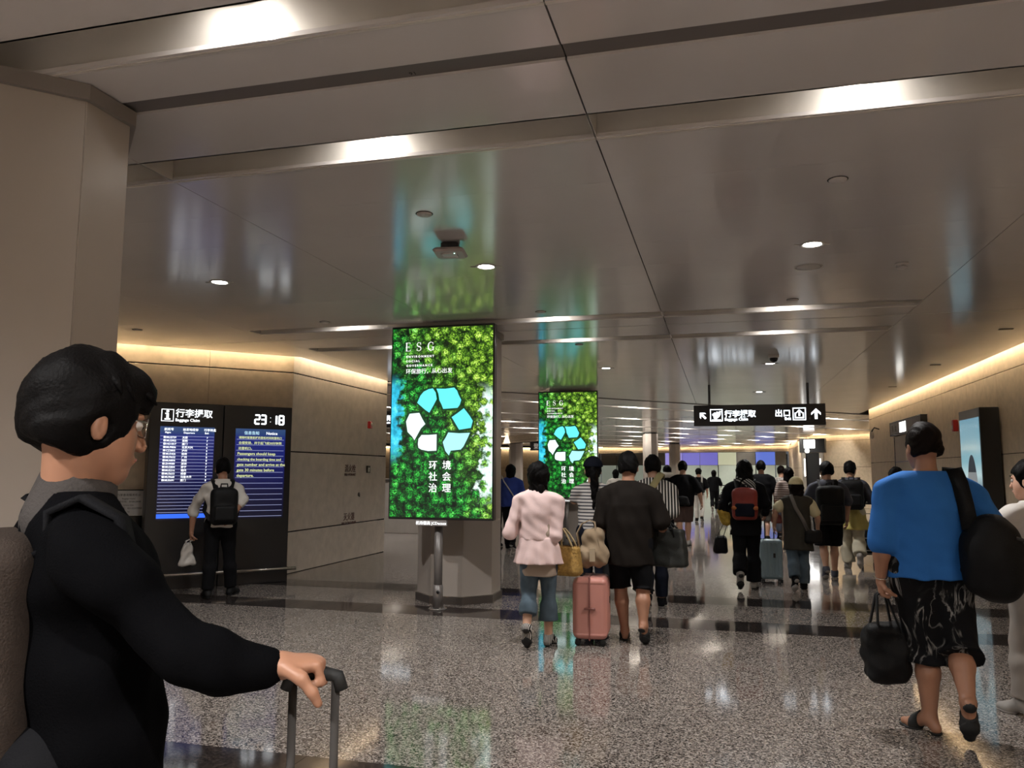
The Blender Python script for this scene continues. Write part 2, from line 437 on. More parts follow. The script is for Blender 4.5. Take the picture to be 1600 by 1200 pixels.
for y, w in ((10.41, 'nearest'), (13.64, 'second'), (16.91, 'third')):
    o = MB().box((3.27, y, Z-.004), (.15, .05, .008), 0, .002).build('air_slot', M_black)
    tag(o, 'short dark air slot along the right cove, %s of three' % w, 'vent')
sp = thing('ceiling_speaker', 'flush round speaker grille behind the right downlight', 'speaker', (.73, 6.85, Z))
MB().lathe([(.105, -.0005), (.105, -.004), (.098, -.006), (.09, -.0035), (.0, -.003)], n=28).build('grille', mat('speaker grille', '6e6763', .6, var=.1, vscale=300), sp)
MB().lathe([(.108, -.0004), (.112, -.002), (.106, -.005)], n=28).build('rim', M_ring, sp)
sm = thing('smoke_detector', 'white smoke detector on the ceiling toward the right wall', 'detector', (1.45, 6.91, Z))
MB().lathe([(.052, 0), (.052, -.016), (.046, -.02)], n=20).build('base', M_white, sm)
s = MB()
for k in range(6):
    a = k*math.pi/3; s.box((.036*math.cos(a), .036*math.sin(a), -.026), (.012, .022, .014), a)
s.build('vent_ribs', M_white, sm, kind='stuff')
MB().lathe([(.044, -.032), (.04, -.042), (.02, -.048), (.0, -.049)], n=20).build('cap', M_white, sm)
ap = thing('access_point', 'square white wireless access point hanging under the ceiling', 'router', (-1.93, 5.50, Z))
MB().box((0, 0, -.028), (.13, .13, .055), .2, .01).build('bracket', M_black, ap)
MB().box((0, 0, -.072), (.235, .235, .034), .16, .016).build('housing', mat('pale housing', '9d918c', .5, var=0), ap)
MB().box((.0, -.01, -.0905), (.12, .1, .004), .16, .01).build('cover', M_white, ap)
MB().lathe([(.006, -.0945), (.006, -.092)], c=(.05, -.05, 0), n=8).build('status_light', glow('pale green light', (.5, 1, .8), 4), ap)
def dome(x, y, label):
    t = thing('dome_camera', label, 'camera', (x, y, Z))
    MB().lathe([(.075, 0), (.078, -.02), (.07, -.04), (.066, -.042)], n=20).build('housing', M_white, t)
    MB().lathe([(.06, -.04), (.056, -.07), (.04, -.095), (.0, -.105)], n=20).build('dome', M_black, t)
dome(.76, 12.0, 'dark dome camera on the ceiling before a downlight')
dome(-4.2, 19.5, 'dome camera under the hall ceiling left of the second screen')

# ------------------------------------------------------------------ columns
M_col = mat('grey column stone', '9a9189', .33, var=.03, vscale=1.2, bump=.03, bscale=20)
M_steel = mat('dark steel', '5e5753', .28, metal=.6, var=.05)
def octagon(w, cx=0, cy=0, rot=0.0, t=None):
    t = w*math.tan(math.pi/8) if t is None else t
    P = [(w, -t), (w, t), (t, w), (-t, w), (-w, t), (-w, -t), (-t, -w), (t, -w)]
    ca, sa = math.cos(rot), math.sin(rot)
    return [(cx+x*ca-y*sa, cy+x*sa+y*ca) for x, y in P]
def column(x, y, w, label, skirt=True, cap=True, rot=0.0, f=.414):
    t = thing('column', label, 'column', (x, y, 0)); t['kind'] = 'structure'
    o8 = octagon(w, rot=rot, t=w*f)
    MB().prism(octagon(w-.035, rot=rot, t=(w-.035)*f), 0, Z-.002).build('core', M_dark, t)
    for k in range(8):
        a, b = Vector((*o8[k], 0)), Vector((*o8[(k+1) % 8], 0)); c = (a+b)/2; d = (b-a); n = c.normalized()
        c -= n*.012
        MB().box((c.x, c.y, (Z+.0)/2-.02), (d.length-.004, .024, Z-.06), math.atan2(d.y, d.x), .002).build('cladding_panel', M_col, t)
    if skirt:
        MB().prism(octagon(w+.018, rot=rot, t=w*f+.008), 0, .085).build('skirting', M_steel, t)
        MB().prism(octagon(w+.019, rot=rot, t=w*f+.009), .085, .092).build('skirting_trim', mat('bright steel', 'b8b2ab', .2, metal=.9, var=0), t)
    if cap:
        MB().prism(octagon(w+.025, rot=rot, t=w*f+.010), Z-.075, Z-.004).build('cap_ring', mat('cap ring', '77706b', .4, var=0), t)
    return t
column(-3.09, 2.91, .405, 'big grey octagonal column behind the young man in black', f=.33)
column(-3.08, 9.25, .46, 'grey octagonal column behind the nearest advertising screen')
column(-3.05, 16.75, .46, 'grey octagonal column behind the second advertising screen')
column(-2.95, 34.5, .30, 'slim grey column in the far hall behind the striped shirt', False, False, .6)
column(-2.66, 47.4, .30, 'slim grey column farthest down the hall', False, False, .6)
column(-10.2, 39.6, .33, 'slim pale column in the left part of the hall', False, False, .6)

# ------------------------------------------------------------------ advertising screens
def forest_material():
    m = bpy.data.materials.new('forest picture'); m.use_nodes = True
    nt = m.node_tree; N = nt.nodes; L = nt.links
    b = N['Principled BSDF']; b.inputs['Base Color'].default_value = (.01, .01, .01, 1); b.inputs['Roughness'].default_value = .35
    tc = N.new('ShaderNodeTexCoord'); sx = N.new('ShaderNodeSeparateXYZ'); L.new(tc.outputs['Object'], sx.inputs[0])
    def math_(op, a, b_=None, c=None):
        n = N.new('ShaderNodeMath'); n.operation = op
        for i, v in enumerate((a, b_, c)):
            if v is None: continue
            if isinstance(v, (int, float)): n.inputs[i].default_value = v
            else: L.new(v, n.inputs[i])
        return n.outputs[0]
    def noise(scale, det=4, rough=.6):
        n = N.new('ShaderNodeTexNoise'); n.inputs['Scale'].default_value = scale; n.inputs['Detail'].default_value = det; n.inputs['Roughness'].default_value = rough
        L.new(tc.outputs['Object'], n.inputs['Vector']); return n.outputs['Fac']
    def ramp(fac, stops):
        r = N.new('ShaderNodeValToRGB'); e = r.color_ramp.elements
        e[0].position, e[0].color = stops[0][0], (*srgb(stops[0][1]), 1); e[1].position, e[1].color = stops[-1][0], (*srgb(stops[-1][1]), 1)
        for p, c in stops[1:-1]:
            q = e.new(p); q.color = (*srgb(c), 1)
        L.new(fac, r.inputs['Fac']); return r.outputs['Color']
    def mix(f, a, b_):
        n = N.new('ShaderNodeMix'); n.data_type = 'RGBA'; n.clamp_factor = True
        L.new(f, n.inputs['Factor']); L.new(a, n.inputs['A']); L.new(b_, n.inputs['B']); return n.outputs['Result']
    # crowns of two sizes, in the plane of the picture
    cb = N.new('ShaderNodeCombineXYZ'); L.new(sx.outputs['X'], cb.inputs[0]); L.new(sx.outputs['Z'], cb.inputs[1])
    wv = N.new('ShaderNodeVectorMath'); wv.operation = 'MULTIPLY_ADD'
    nz = N.new('ShaderNodeTexNoise'); nz.inputs['Scale'].default_value = 24; nz.inputs['Detail'].default_value = 3; L.new(cb.outputs[0], nz.inputs['Vector'])
    wv.inputs[1].default_value = (.06, .06, 0); L.new(nz.outputs['Color'], wv.inputs[0]); L.new(cb.outputs[0], wv.inputs[2])
    def vor(scale):
        v = N.new('ShaderNodeTexVoronoi'); v.voronoi_dimensions = '2D'; v.inputs['Scale'].default_value = scale; v.inputs['Randomness'].default_value = .85
        L.new(wv.outputs[0], v.inputs['Vector']); return v
    v1, v2, v3 = vor(10.5), vor(58), vor(23)
    sc = N.new('ShaderNodeSeparateColor'); L.new(v1.outputs['Color'], sc.inputs['Color'])
    sc3 = N.new('ShaderNodeSeparateColor'); L.new(v3.outputs['Color'], sc3.inputs['Color'])
    body = math_('MULTIPLY', math_('SUBTRACT', 1.12, math_('MULTIPLY', math_('POWER', v1.outputs['Distance'], 1.6), 2.0)), math_('ADD', .55, math_('MULTIPLY', sc.outputs['Red'], .6)))
    under = math_('MULTIPLY', math_('SUBTRACT', 1.05, math_('MULTIPLY', math_('POWER', v3.outputs['Distance'], 1.5), 1.9)), math_('ADD', .35, math_('MULTIPLY', sc3.outputs['Red'], .45)))
    body = math_('MAXIMUM', body, under)
    leafy = math_('SUBTRACT', 1.02, math_('MULTIPLY', v2.outputs['Distance'], 1.05))
    fine = noise(190, 3, .8)
    tone = math_('MULTIPLY', body, math_('ADD', math_('MULTIPLY', leafy, .78), math_('MULTIPLY', math_('SUBTRACT', fine, .5), 1.1)))
    dens = noise(3.4, 3)
    tone = math_('MULTIPLY', tone, math_('ADD', .28, math_('MULTIPLY', dens, 1.2)))
    big = noise(2.6, 3)
    # warm light comes from the upper right, the lower left is deep green
    warm = math_('ADD', math_('ADD', math_('MULTIPLY', sx.outputs['X'], .75), math_('MULTIPLY', sx.outputs['Z'], .34)), math_('MULTIPLY', big, .9))
    warm = math_('ADD', math_('SUBTRACT', warm, .72), math_('MULTIPLY', sc.outputs['Green'], .22))
    cold = ramp(tone, [(.06, '010a05'), (.24, '0a4016'), (.42, '1b8e2c'), (.62, '46c84a'), (.85, 'a9f093')])
    sunny = ramp(tone, [(.05, '0a1806'), (.22, '335814'), (.40, '7fae2e'), (.6, 'c6de66'), (.85, 'f4fbb8')])
    wf = N.new('ShaderNodeMapRange'); wf.inputs['From Min'].default_value = .1; wf.inputs['From Max'].default_value = .62; L.new(warm, wf.inputs['Value'])
    col = mix(wf.outputs[0], cold, sunny)
    # blue water at the left edge, pale haze at the right edge
    def band(axis_from, axis_to, val):
        r = N.new('ShaderNodeMapRange'); r.interpolation_type = 'SMOOTHSTEP'
        r.inputs['From Min'].default_value = axis_from; r.inputs['From Max'].default_value = axis_to; L.new(val, r.inputs['Value']); return r.outputs[0]
    n5 = noise(9, 5, .65)
    xl = math_('ADD', sx.outputs['X'], math_('MULTIPLY', math_('SUBTRACT', n5, math_('MULTIPLY', v1.outputs['Distance'], .5)), -.26))
    water = math_('MULTIPLY', band(-.53, -.60, xl), math_('MULTIPLY', band(.55, .85, sx.outputs['Z']), band(1.62, 1.38, sx.outputs['Z'])))
    wcol = ramp(noise(12, 4), [(.3, '0a7f9c'), (.55, '33b9d8'), (.75, '7fe6ee')])
    col = mix(water, col, wcol)
    xr = math_('ADD', sx.outputs['X'], math_('MULTIPLY', math_('ADD', n5, math_('MULTIPLY', v1.outputs['Distance'], .5)), .62))
    haze = math_('MULTIPLY', band(.90, 1.04, xr), math_('MULTIPLY', band(.12, .34, sx.outputs['Z']), band(1.5, 1.25, sx.outputs['Z'])))
    hcol = ramp(n5, [(.3, 'a6e6c8'), (.6, 'eafcf6'), (.8, 'ffffff')])
    col = mix(haze, col, hcol)
    L.new(col, b.inputs['Emission Color']); b.inputs['Emission Strength'].default_value = 1.35
    return m
M_forest = forest_material()
M_lakes = [glow('lake cyan', srgb('5fdde2'), 1.25), glow('lake pale cyan', srgb('9feaea'), 1.25), glow('lake white', srgb('d8f1ee'), 1.25)]
M_rim = glow('dark forest rim', srgb('0c3d1c'), .8)
M_ink = glow('white screen lettering', (1, 1, 1), 1.2)
M_bezel = mat('black bezel', (.012, .012, .013), .3, var=0)

def ribbon(s, pts, ws, y0=-.0015, y1=.0):
    """a stroke of changing width in the x-z plane"""
    P = [Vector((p[0], p[1])) for p in pts]; n = len(P)
    if not isinstance(ws, (list, tuple)): ws = [ws]*n
    l = []; r = []
    for i in range(n):
        t = (P[min(i+1, n-1)]-P[max(i-1, 0)]).normalized(); q = Vector((-t.y, t.x))*ws[i]/2
        l.append(P[i]+q); r.append(P[i]-q)
    for i in range(n-1):
        quad = [l[i], r[i], r[i+1], l[i+1]]
        vs = [(v.x, y0, v.y) for v in quad]+[(v.x, y1, v.y) for v in quad]
        s.add(vs, [(0, 1, 2, 3), (7, 6, 5, 4)]+[(k, (k+1) % 4+0, (k+1) % 4+4, k+4) for k in range(4)])
def arc(cx, cz, rx, rz, a0, a1, n=12):
    return [(cx+rx*math.cos(math.radians(a0+(a1-a0)*k/n)), cz+rz*math.sin(math.radians(a0+(a1-a0)*k/n))) for k in range(n+1)]
def serif_esg(s, x, z, h, gap):
    k = h
    # E
    ribbon(s, [(x+.16*k, z), (x+.16*k, z+k)], .13*k)
    for zz, l in ((0, .62), (.5, .46), (1.0, .6)):
        zc = z+zz*k+(-.02*k if zz == 1 else .02*k if zz == 0 else 0)
        ribbon(s, [(x+.04*k, zc), (x+l*k, zc)], .04*k)
        ribbon(s, [(x+l*k, zc-(.1*k if zz else -.16*k)), (x+l*k, zc+(.1*k if zz == .5 else 0))], .04*k)
    # S
    x += gap
    pts = arc(x+.3*k, z+.75*k, .22*k, .24*k, 30, 270, 14)[:-1]+arc(x+.3*k, z+.26*k, .25*k, .25*k, 90, -150, 14)
    ws = [(.045+.085*math.exp(-((i/29-.5)/.17)**2))*k for i in range(len(pts))]
    ribbon(s, pts, ws)
    ribbon(s, [(x+.5*k, z+.68*k), (x+.52*k, z+.98*k)], .035*k); ribbon(s, [(x+.07*k, z+.02*k), (x+.08*k, z+.33*k)], .035*k)
    # G
    x += gap
    pts = arc(x+.4*k, z+.5*k, .34*k, .49*k, 48, 320, 22)
    ws = [(.04+.09*max(0, math.sin(math.pi*i/22))**2)*k for i in range(23)]
    ribbon(s, pts, ws)
    ribbon(s, [(x+.66*k, z+.04*k), (x+.66*k, z+.42*k)], .12*k); ribbon(s, [(x+.46*k, z+.42*k), (x+.82*k, z+.42*k)], .04*k)
    ribbon(s, [(x+.64*k, z+.68*k), (x+.66*k, z+.96*k)], .035*k)

LAKES = [
 ([(192,482),(210,440),(228,418),(256,404),(280,400),(296,424),(303,462),(284,500),(262,540),(240,525),(214,502)], 0),
 ([(300,402),(350,404),(400,398),(416,416),(425,440),(440,470),(432,498),(420,515),(340,520),(330,494),(318,470),(312,432)], 0),
 ([(388,568),(420,545),(455,518),(472,540),(488,562),(505,590),(495,630),(430,640),(410,606)], 0),
 ([(130,590),(140,566),(150,545),(205,540),(222,574),(240,605),(216,630),(205,650),(180,698),(166,676),(140,650)], 2),
 ([(203,690),(220,668),(262,668),(305,665),(305,710),(305,758),(258,760),(220,752),(204,742),(200,720)], 2),
 ([(340,710),(356,684),(370,655),(430,660),(490,658),(478,686),(455,735),(440,752),(385,758),(375,785),(355,760)], 1)]
def lake_xy(p): return ((p[0]-328)/567*1.19, (1135-p[1])/1090*2.12)
def ad_screen(loc, label):
    t = thing('advertising_screen', label, 'screen', loc)
    zb = 1.0
    MB().box((0, .06, zb+1.06), (1.225, .10, 2.17), 0, .006).build('casing', M_bezel, t)
    d = MB().box((0, 0, 1.06), (1.19, .006, 2.12)).build('display', M_forest, t); d.location = (0, .006, zb)
    rim = MB()
    for k, (pts, mi) in enumerate(LAKES):
        P = [lake_xy(p) for p in pts]; c = (sum(p[0] for p in P)/len(P), sum(p[1] for p in P)/len(P))
        big = []
        for i in range(len(P)):
            for w in (0, .5):
                q = P[(i+1) % len(P)]; px, pz = P[i][0]+(q[0]-P[i][0])*w, P[i][1]+(q[1]-P[i][1])*w
                l = math.hypot(px-c[0], pz-c[1]); g = 1+(.016+.016*random.random())/l
                big.append((c[0]+(px-c[0])*g, c[1]+(pz-c[1])*g))
        MB().prism(P, -.0022, -.0012, 'y').build('pictured_lake', M_lakes[mi], d).location = (0, -.003, 0)
        rim.prism(big, -.0010, -.0004, 'y')
    rim.build('pictured_shore', M_rim, d).location = (0, -.003, 0)
    s = MB(); serif_esg(s, -.44, 1.86, .097, .135); l = s.build('lettering', M_ink, d); l.location = (0, -.0035, 0)
    def line(body, x, z, size, al='LEFT', bold=.0):
        text_mesh('lettering', body, size, M_ink, d, frame_M((x, -.0045, z), (1, 0, 0)), al, .0008, bold)
    for w, z in (('E N V I R O N M E N T', 1.785), ('S O C I A L', 1.733), ('G O V E R N A N C E', 1.682)): line(w, -.425, z, .034, bold=.0008)
    line('环保旅行，从心出发', -.43, 1.605, .062)
    for i, ch in enumerate('环社治'): line(ch, -.085, .535-i*.125, .105, 'CENTER', .0008)
    for i, ch in enumerate('境会理'): line(ch, .075, .535-i*.125, .105, 'CENTER', .0008)
    lab = MB().box((-.1, .03, zb-.062), (.36, .05, .062), 0, .004).build('name_plate', mat('silver plate', '8f8b88', .35, var=0), t)
    text_mesh('lettering', '机场德高 JCDecaux', .043, M_ink, lab, frame_M((-.1, .0035, zb-.077), (1, 0, 0)), 'CENTER', .0008, .0008)
    p = MB().lathe([(.047, .05), (.047, .95)], c=(-.05, .12, 0), n=20).build('post', mat('grey post', '6d6865', .35, metal=.2, var=.03), t)
    MB().lathe([(.055, .02), (.055, .26), (.048, .262)], c=(-.05, .12, 0), n=20).build('sleeve', mat('grey post', '6d6865', .35), p)
    MB().lathe([(.105, 0), (.105, .008), (.095, .014), (.055, .02)], c=(-.05, .12, 0), n=28).build('base_flange', mat('flange steel', '8b8683', .25, metal=.7, var=0), p)
    s = MB()
    for k in range(4):
        a = .6+k*math.pi/2; s.lathe([(.011, .012), (.011, .022), (.004, .026)], c=(-.05+.082*math.cos(a), .12+.082*math.sin(a), 0), n=8)
    s.build('bolts', mat('bright steel', 'b8b2ab', .2), p, kind='stuff')
    MB().lathe([(.018, 0), (.018, .004)], n=12).build('cable_cap', M_black, p).matrix_local = Matrix.Translation((-.03, .065, .19)) @ Matrix.Rotation(math.pi/2, 4, 'X')
    return t
ad_screen((-3.015, 8.35, 0), 'tall portrait screen of green forest, the nearest, before a column')
ad_screen((-3.015, 15.9, 0), 'second portrait forest screen farther back between walkers')

# ------------------------------------------------------------------ baggage information board
KR = math.pi/4
kb = thing('information_board', 'black double information board with blue flight list and white clock', 'board', (-6.425, 9.295, 0), KR)
M_kb = mat('black board metal', '17171a', .38, var=.06, vscale=3)
for sx, lab in ((-1, None), (1, None)):
    MB().box((sx*.4555, .16, 1.19), (.902, .30, 2.38), 0, .006).build('cabinet', M_kb, kb)
MB().box((0, .17, .1), (1.84, .26, .2)).build('plinth', M_black, kb)
rl = MB().tube([(-1.02, -.10, .19), (1.0, -.10, .19)], .022, 12).build('foot_rail', mat('bright steel', 'b8b2ab', .2), kb)
s = MB()
for x in (-.9, 0, .9): s.tube([(x, -.10, .19), (x, .02, .19)], .012, 8)
s.build('rail_bracket', mat('bright steel', 'b8b2ab', .2), rl, kind='stuff')
def lcd_material():
    m = bpy.data.materials.new('blue display'); m.use_nodes = True
    nt = m.node_tree; b = nt.nodes['Principled BSDF']; b.inputs['Base Color'].default_value = (.01, .01, .012, 1); b.inputs['Roughness'].default_value = .3
    tc = nt.nodes.new('ShaderNodeTexCoord'); sx = nt.nodes.new('ShaderNodeSeparateXYZ'); r = nt.nodes.new('ShaderNodeValToRGB')
    mr = nt.nodes.new('ShaderNodeMapRange'); mr.inputs['From Min'].default_value = 0; mr.inputs['From Max'].default_value = 1.2
    nt.links.new(tc.outputs['Object'], sx.inputs[0]); nt.links.new(sx.outputs['Z'], mr.inputs['Value']); nt.links.new(mr.outputs[0], r.inputs['Fac'])
    e = r.color_ramp.elements; e[0].position = 0; e[0].color = (*srgb('0b0c22'), 1); e[1].position = 1; e[1].color = (*srgb('35507f'), 1)
    for p, c in ((.3, '0c0f38'), (.62, '141c66'), (.9, '1a2a80'), (.955, '2c4a7c')):
        q = e.new(p); q.color = (*srgb(c), 1)
    nt.links.new(r.outputs['Color'], b.inputs['Emission Color']); b.inputs['Emission Strength'].default_value = .72
    return m
M_lcd = lcd_material()
M_line = glow('pale screen rule', srgb('9aa0c8'), .9)
M_kw = glow('board white', (.93, .97, 1), 1.5)
M_ky = glow('pale yellow lettering', srgb('dfe8a0'), 1.0)
def ktext(parent, body, x, z, size, m=M_kw, al='LEFT', bold=.0004, y=-.0035): text_mesh('lettering', body, size, m, parent, frame_M((x, y, z), (1, 0, 0)), al, .0006, bold)
# left half: flight list
dl = MB().box((0, 0, .6), (.665, .006, 1.2)).build('display', M_lcd, kb); dl.location = (-.445, .008, .87)
s = MB()
for i in range(24):
    z = 1.075-i*.0425
    s.box((0, -.0035, z), (.655, .001, .0055))
s.build('screen_rules', M_line, dl, kind='stuff')
MB().box((0, -.0037, .05), (.66, .0012, .055)).build('blue_bar', glow('bright blue bar', srgb('2f63f0'), 1.2), dl)
for x, a, b in ((-.285, '航班号', 'Flight'), (-.06, '始发地经停', 'Departure'), (.20, '行李转盘', 'Belt')):
    ktext(dl, a, x, 1.15, .038); ktext(dl, b, x+.01, 1.112, .032)
FL = [('MU2739', '太原', '7'), ('MU2952', '昆明', '7'), ('HO1817', '厦门', '6'), ('MU9806', '北京大兴', '6'), ('CZ3805', '泸州', '6'), ('MU5426', '桂林', '5'), ('MU9652', '广州', '8'),
      ('MU6806', '贵阳', '8'), ('ZH9080', '深圳', '9'), ('MU2804', '南宁', '7'), ('MU5216', '福州', '7'), ('MU5633', '成都', '8'), ('MU9668', '乌鲁木齐', '9'), ('MU5691', '厦门', '8')]
blocks = MB()
for i, (a, b, c) in enumerate(FL):
    z = 1.048-i*.0425
    blocks.box((-.275, -.0035, z+.013), (.026, .001, .024))
    ktext(dl, a, -.255, z, .034); ktext(dl, b, -.065, z, .034); ktext(dl, c, .235, z, .034)
blocks.build('airline_marks', M_kw, dl, kind='stuff')
ic = MB()
for c, d in (((0, 0, .075), (.15, .004, .009)), ((0, 0, -.075), (.15, .004, .009)), ((.0705, 0, 0), (.009, .004, .15)), ((-.0705, 0, 0), (.009, .004, .15)),
             ((0, 0, -.012), (.03, .004, .075)), ((-.014, 0, .022), (.03, .004, .016)), ((0, 0, -.05), (.07, .004, .018))): ic.box(c, d)
ic.lathe([(.018, 0), (.018, .004)], n=12)
io = ic.build('information_sign', M_kw, kb, kind='stuff'); io.location = (-.70, .004, 2.215)
for v in io.data.vertices[-24:]: v.co = (v.co.x, v.co.z-.002, v.co.y+.052)
ktext(kb, '行李提取', -.605, 2.205, .115, bold=.0016, y=.004); ktext(kb, 'Baggage Claim', -.605, 2.14, .052, bold=.001, y=.004)
# right half: clock and notice
dr = MB().box((0, 0, .6), (.665, .006, 1.2)).build('display', M_lcd, kb); dr.location = (.49, .008, .87)
s = MB()
for i in range(15): s.box((0, -.0035, 1.055-i*.0735), (.63, .001, .0055))
s.build('screen_rules', M_line, dr, kind='stuff')
ktext(dr, '信息告知', -.22, 1.125, .05, glow('pale blue lettering', srgb('bfe6f5'), 1.1)); ktext(dr, 'Notice', .07, 1.125, .055)
for i, w in enumerate(('请随时留意航班的登机时间和登机口', '合理安排，并于起飞前30分钟到', '达登机口。')): ktext(dr, w, -.29, 1.055-i*.0735+.012, .041 if i else .036, M_ky)
for i, w in enumerate(('Passengers should keep', 'checking the boarding time and', 'gate number and arrive at the', 'gate 30 minutes before', 'departure.')):
    ktext(dr, w, -.30, .832-i*.0735+.014, .053 if i != 1 else .046, M_ky, bold=.0006)
def seg7(s, x, z, on, w=.060, h=.118, t=.020):
    S = {'a': (0, h/2, 1), 'd': (0, -h/2, 1), 'g': (0, 0, 1), 'b': (w/2, h/4, 0), 'c': (w/2, -h/4, 0), 'f': (-w/2, h/4, 0), 'e': (-w/2, -h/4, 0)}
    for k in on:
        cx, cz, hor = S[k]
        s.box((x+cx, 0, z+cz), (w-.004 if hor else t, .004, t if hor else h/2-.002))
M_clock = glow('clock white', (.93, .97, 1), 3.0)
for i, dgt in enumerate(('abged', 'abgcd', None, 'bc', 'abcdefg')):
    if dgt:
        ck = MB(); seg7(ck, (-.165, -.082, 0, .062, .160)[i], 0, dgt)
        ck.build('clock_digit', M_clock, kb, kind='stuff').location = (.60, .004, 2.2)
for z in (.028, -.028): MB().box((.012, 0, z), (.009, .004, .009)).build('clock_dot', M_kw, kb).location = (.60, .004, 2.2)
# notice plate on a stand at the angled wall
nt_ = thing('notice_board', 'small white printed notice in a dark frame left of the information board', 'notice', (-7.60, 8.99, 0), KR)
MB().box((0, .04, 1.07), (.44, .03, .36), 0, .006).build('frame', M_black, nt_)
pl = MB().box((0, .02, 1.07), (.41, .008, .33), 0, .002).build('plate', mat('white notice', 'b9b7b4', .5, var=.03), nt_)
for i, (w, sz) in enumerate((('行李查询服务柜台', .036), ('Baggage Inquiry', .026), ('服务时间：07:00-24:00', .03), ('Service time', .024), ('服务电话：021-22379953', .03), ('Tel', .024))):
    text_mesh('lettering', w, sz, M_black, pl, frame_M((0, .0148, 1.165-i*.043), (1, 0, 0)), 'CENTER', .0006)
MB().box((0, .07, .5), (.46, .06, 1.0), 0, .01).build('stand', M_black, nt_)

# ------------------------------------------------------------------ hanging signs
M_sign = mat('black sign face', (.008, .008, .009), .35, var=0)
M_sw = glow('sign white', (.86, .93, 1), 2.6)
def frame_box(s, c, w, h, t, y=0):
    for dx, dz, a, b in ((0, h/2-t/2, w, t), (0, -h/2+t/2, w, t), (w/2-t/2, 0, t, h), (-w/2+t/2, 0, t, h)): s.box((c[0]+dx, y, c[1]+dz), (a, .003, b))
hs = thing('hanging_sign', 'black hanging sign to baggage claim and exit on two rods', 'sign', (.69, 15.8, 0))
MB().box((0, .05, 2.60), (2.40, .10, .40), 0, .006).build('sign_box', M_sign, hs)
for x in (-.90, .90):
    MB().box((x, .05, (2.8+Z)/2), (.045, .045, Z-2.8), 0, .004).build('hanger_rod', M_black, hs)
y = -.002
def arrow(s, c, L, w, ang):
    """solid arrow of length L about c, pointing up turned by ang"""
    P = [(0, .5), (.42, .08), (.42, -.12), (.12, .16), (.12, -.5), (-.12, -.5), (-.12, .16), (-.42, -.12), (-.42, .08)]
    ca, sa = math.cos(ang), math.sin(ang)
    Q = [(c[0]+L*(px*ca-pz*sa), c[1]+L*(px*sa+pz*ca)) for px, pz in P]
    for part in ([0, 1, 2, 3], [0, 3, 6], [0, 6, 7, 8], [3, 4, 5, 6]): s.prism([Q[i] for i in part], y-.0015, y+.0015, 'y')
for c_, L_, a_ in (((-1.03, 2.60), .16, math.pi/4), ((1.03, 2.61), .20, 0)):
    g = MB(); arrow(g, c_, L_, .03, a_); g.build('arrow', M_sw, hs)
g = MB()
frame_box(g, (-.775, 2.605), .235, .235, .016, y)
frame_box(g, (.735, 2.61), .235, .235, .016, y)
arrow(g, (.735, 2.635), .125, .02, 0)
for dx in (-.07, .07): g.box((.735+dx, y, 2.585), (.022, .003, .10))
g.box((.735, y, 2.540), (.162, .003, .022))
for px, pz, w, h_, a in ((-.80, 2.60, .07, .1, .6), (-.745, 2.625, .09, .07, -.5), (-.775, 2.57, .1, .06, .75), (-.715, 2.66, .06, .03, .7)):
    q = [(px+dx*math.cos(a)-dz*math.sin(a), pz+dx*math.sin(a)+dz*math.cos(a)) for dx, dz in ((-w/2, -h_/2), (w/2, -h_/2), (w/2, h_/2), (-w/2, h_/2))]
    g.prism(q, y-.0015, y+.0015, 'y')
g.box((-.775, y, 2.515), (.17, .003, .014))
g.build('pictograms', M_sw, hs, kind='stuff')
def stext(par, b, x, z, size, al='LEFT', bold=.002, yy=-.002): text_mesh('lettering', b, size, M_sw, par, frame_M((x, yy, z), (1, 0, 0)), al, .001, bold)
stext(hs, '行李提取', -.625, 2.575, .145, bold=.003); stext(hs, 'Baggage Claim', -.625, 2.50, .075)
stext(hs, '出口', .585, 2.575, .145, 'RIGHT', .003); stext(hs, 'Exit', .585, 2.50, .075, 'RIGHT')
h2 = thing('hanging_sign', 'black hanging baggage sign mostly hidden behind the nearest screen', 'sign', (-6.75, 15.9, 0))
MB().box((0, .05, 2.62), (1.3, .10, .36), 0, .006).build('sign_box', M_sign, h2)
for x in (-.5, .5): MB().box((x, .05, (2.8+Z)/2), (.045, .045, Z-2.8), 0, .004).build('hanger_rod', M_black, h2)
g = MB(); frame_box(g, (-.5, 2.62), .22, .22, .016, y); g.box((-.5, y, 2.62), (.12, .003, .09)); g.box((-.5, y, 2.68), (.05, .003, .02)); g.build('pictograms', M_sw, h2, kind='stuff')
stext(h2, '国际行李提取', -.36, 2.60, .13); stext(h2, 'International Baggage Claim', -.36, 2.53, .055)
h3 = thing('hanging_sign', 'small dark restroom sign hanging in the left hall', 'sign', (-8.05, 36.0, 0))
MB().box((0, .05, 2.70), (1.1, .10, .40), 0, .006).build('sign_box', mat('charcoal sign', '2b2725', .4, var=0), h3)
for x in (-.4, .4): MB().box((x, .05, (2.9+Z)/2), (.05, .05, Z-2.9)).build('hanger_rod', M_black, h3)
text_mesh('lettering', '登机口', .26, mat('grey sign lettering', 'b9b2a8', .5, var=0, emit=srgb('b9b2a8'), estr=.4), h3, frame_M((0, -.002, 2.61), (1, 0, 0)), 'CENTER', .001, .003)

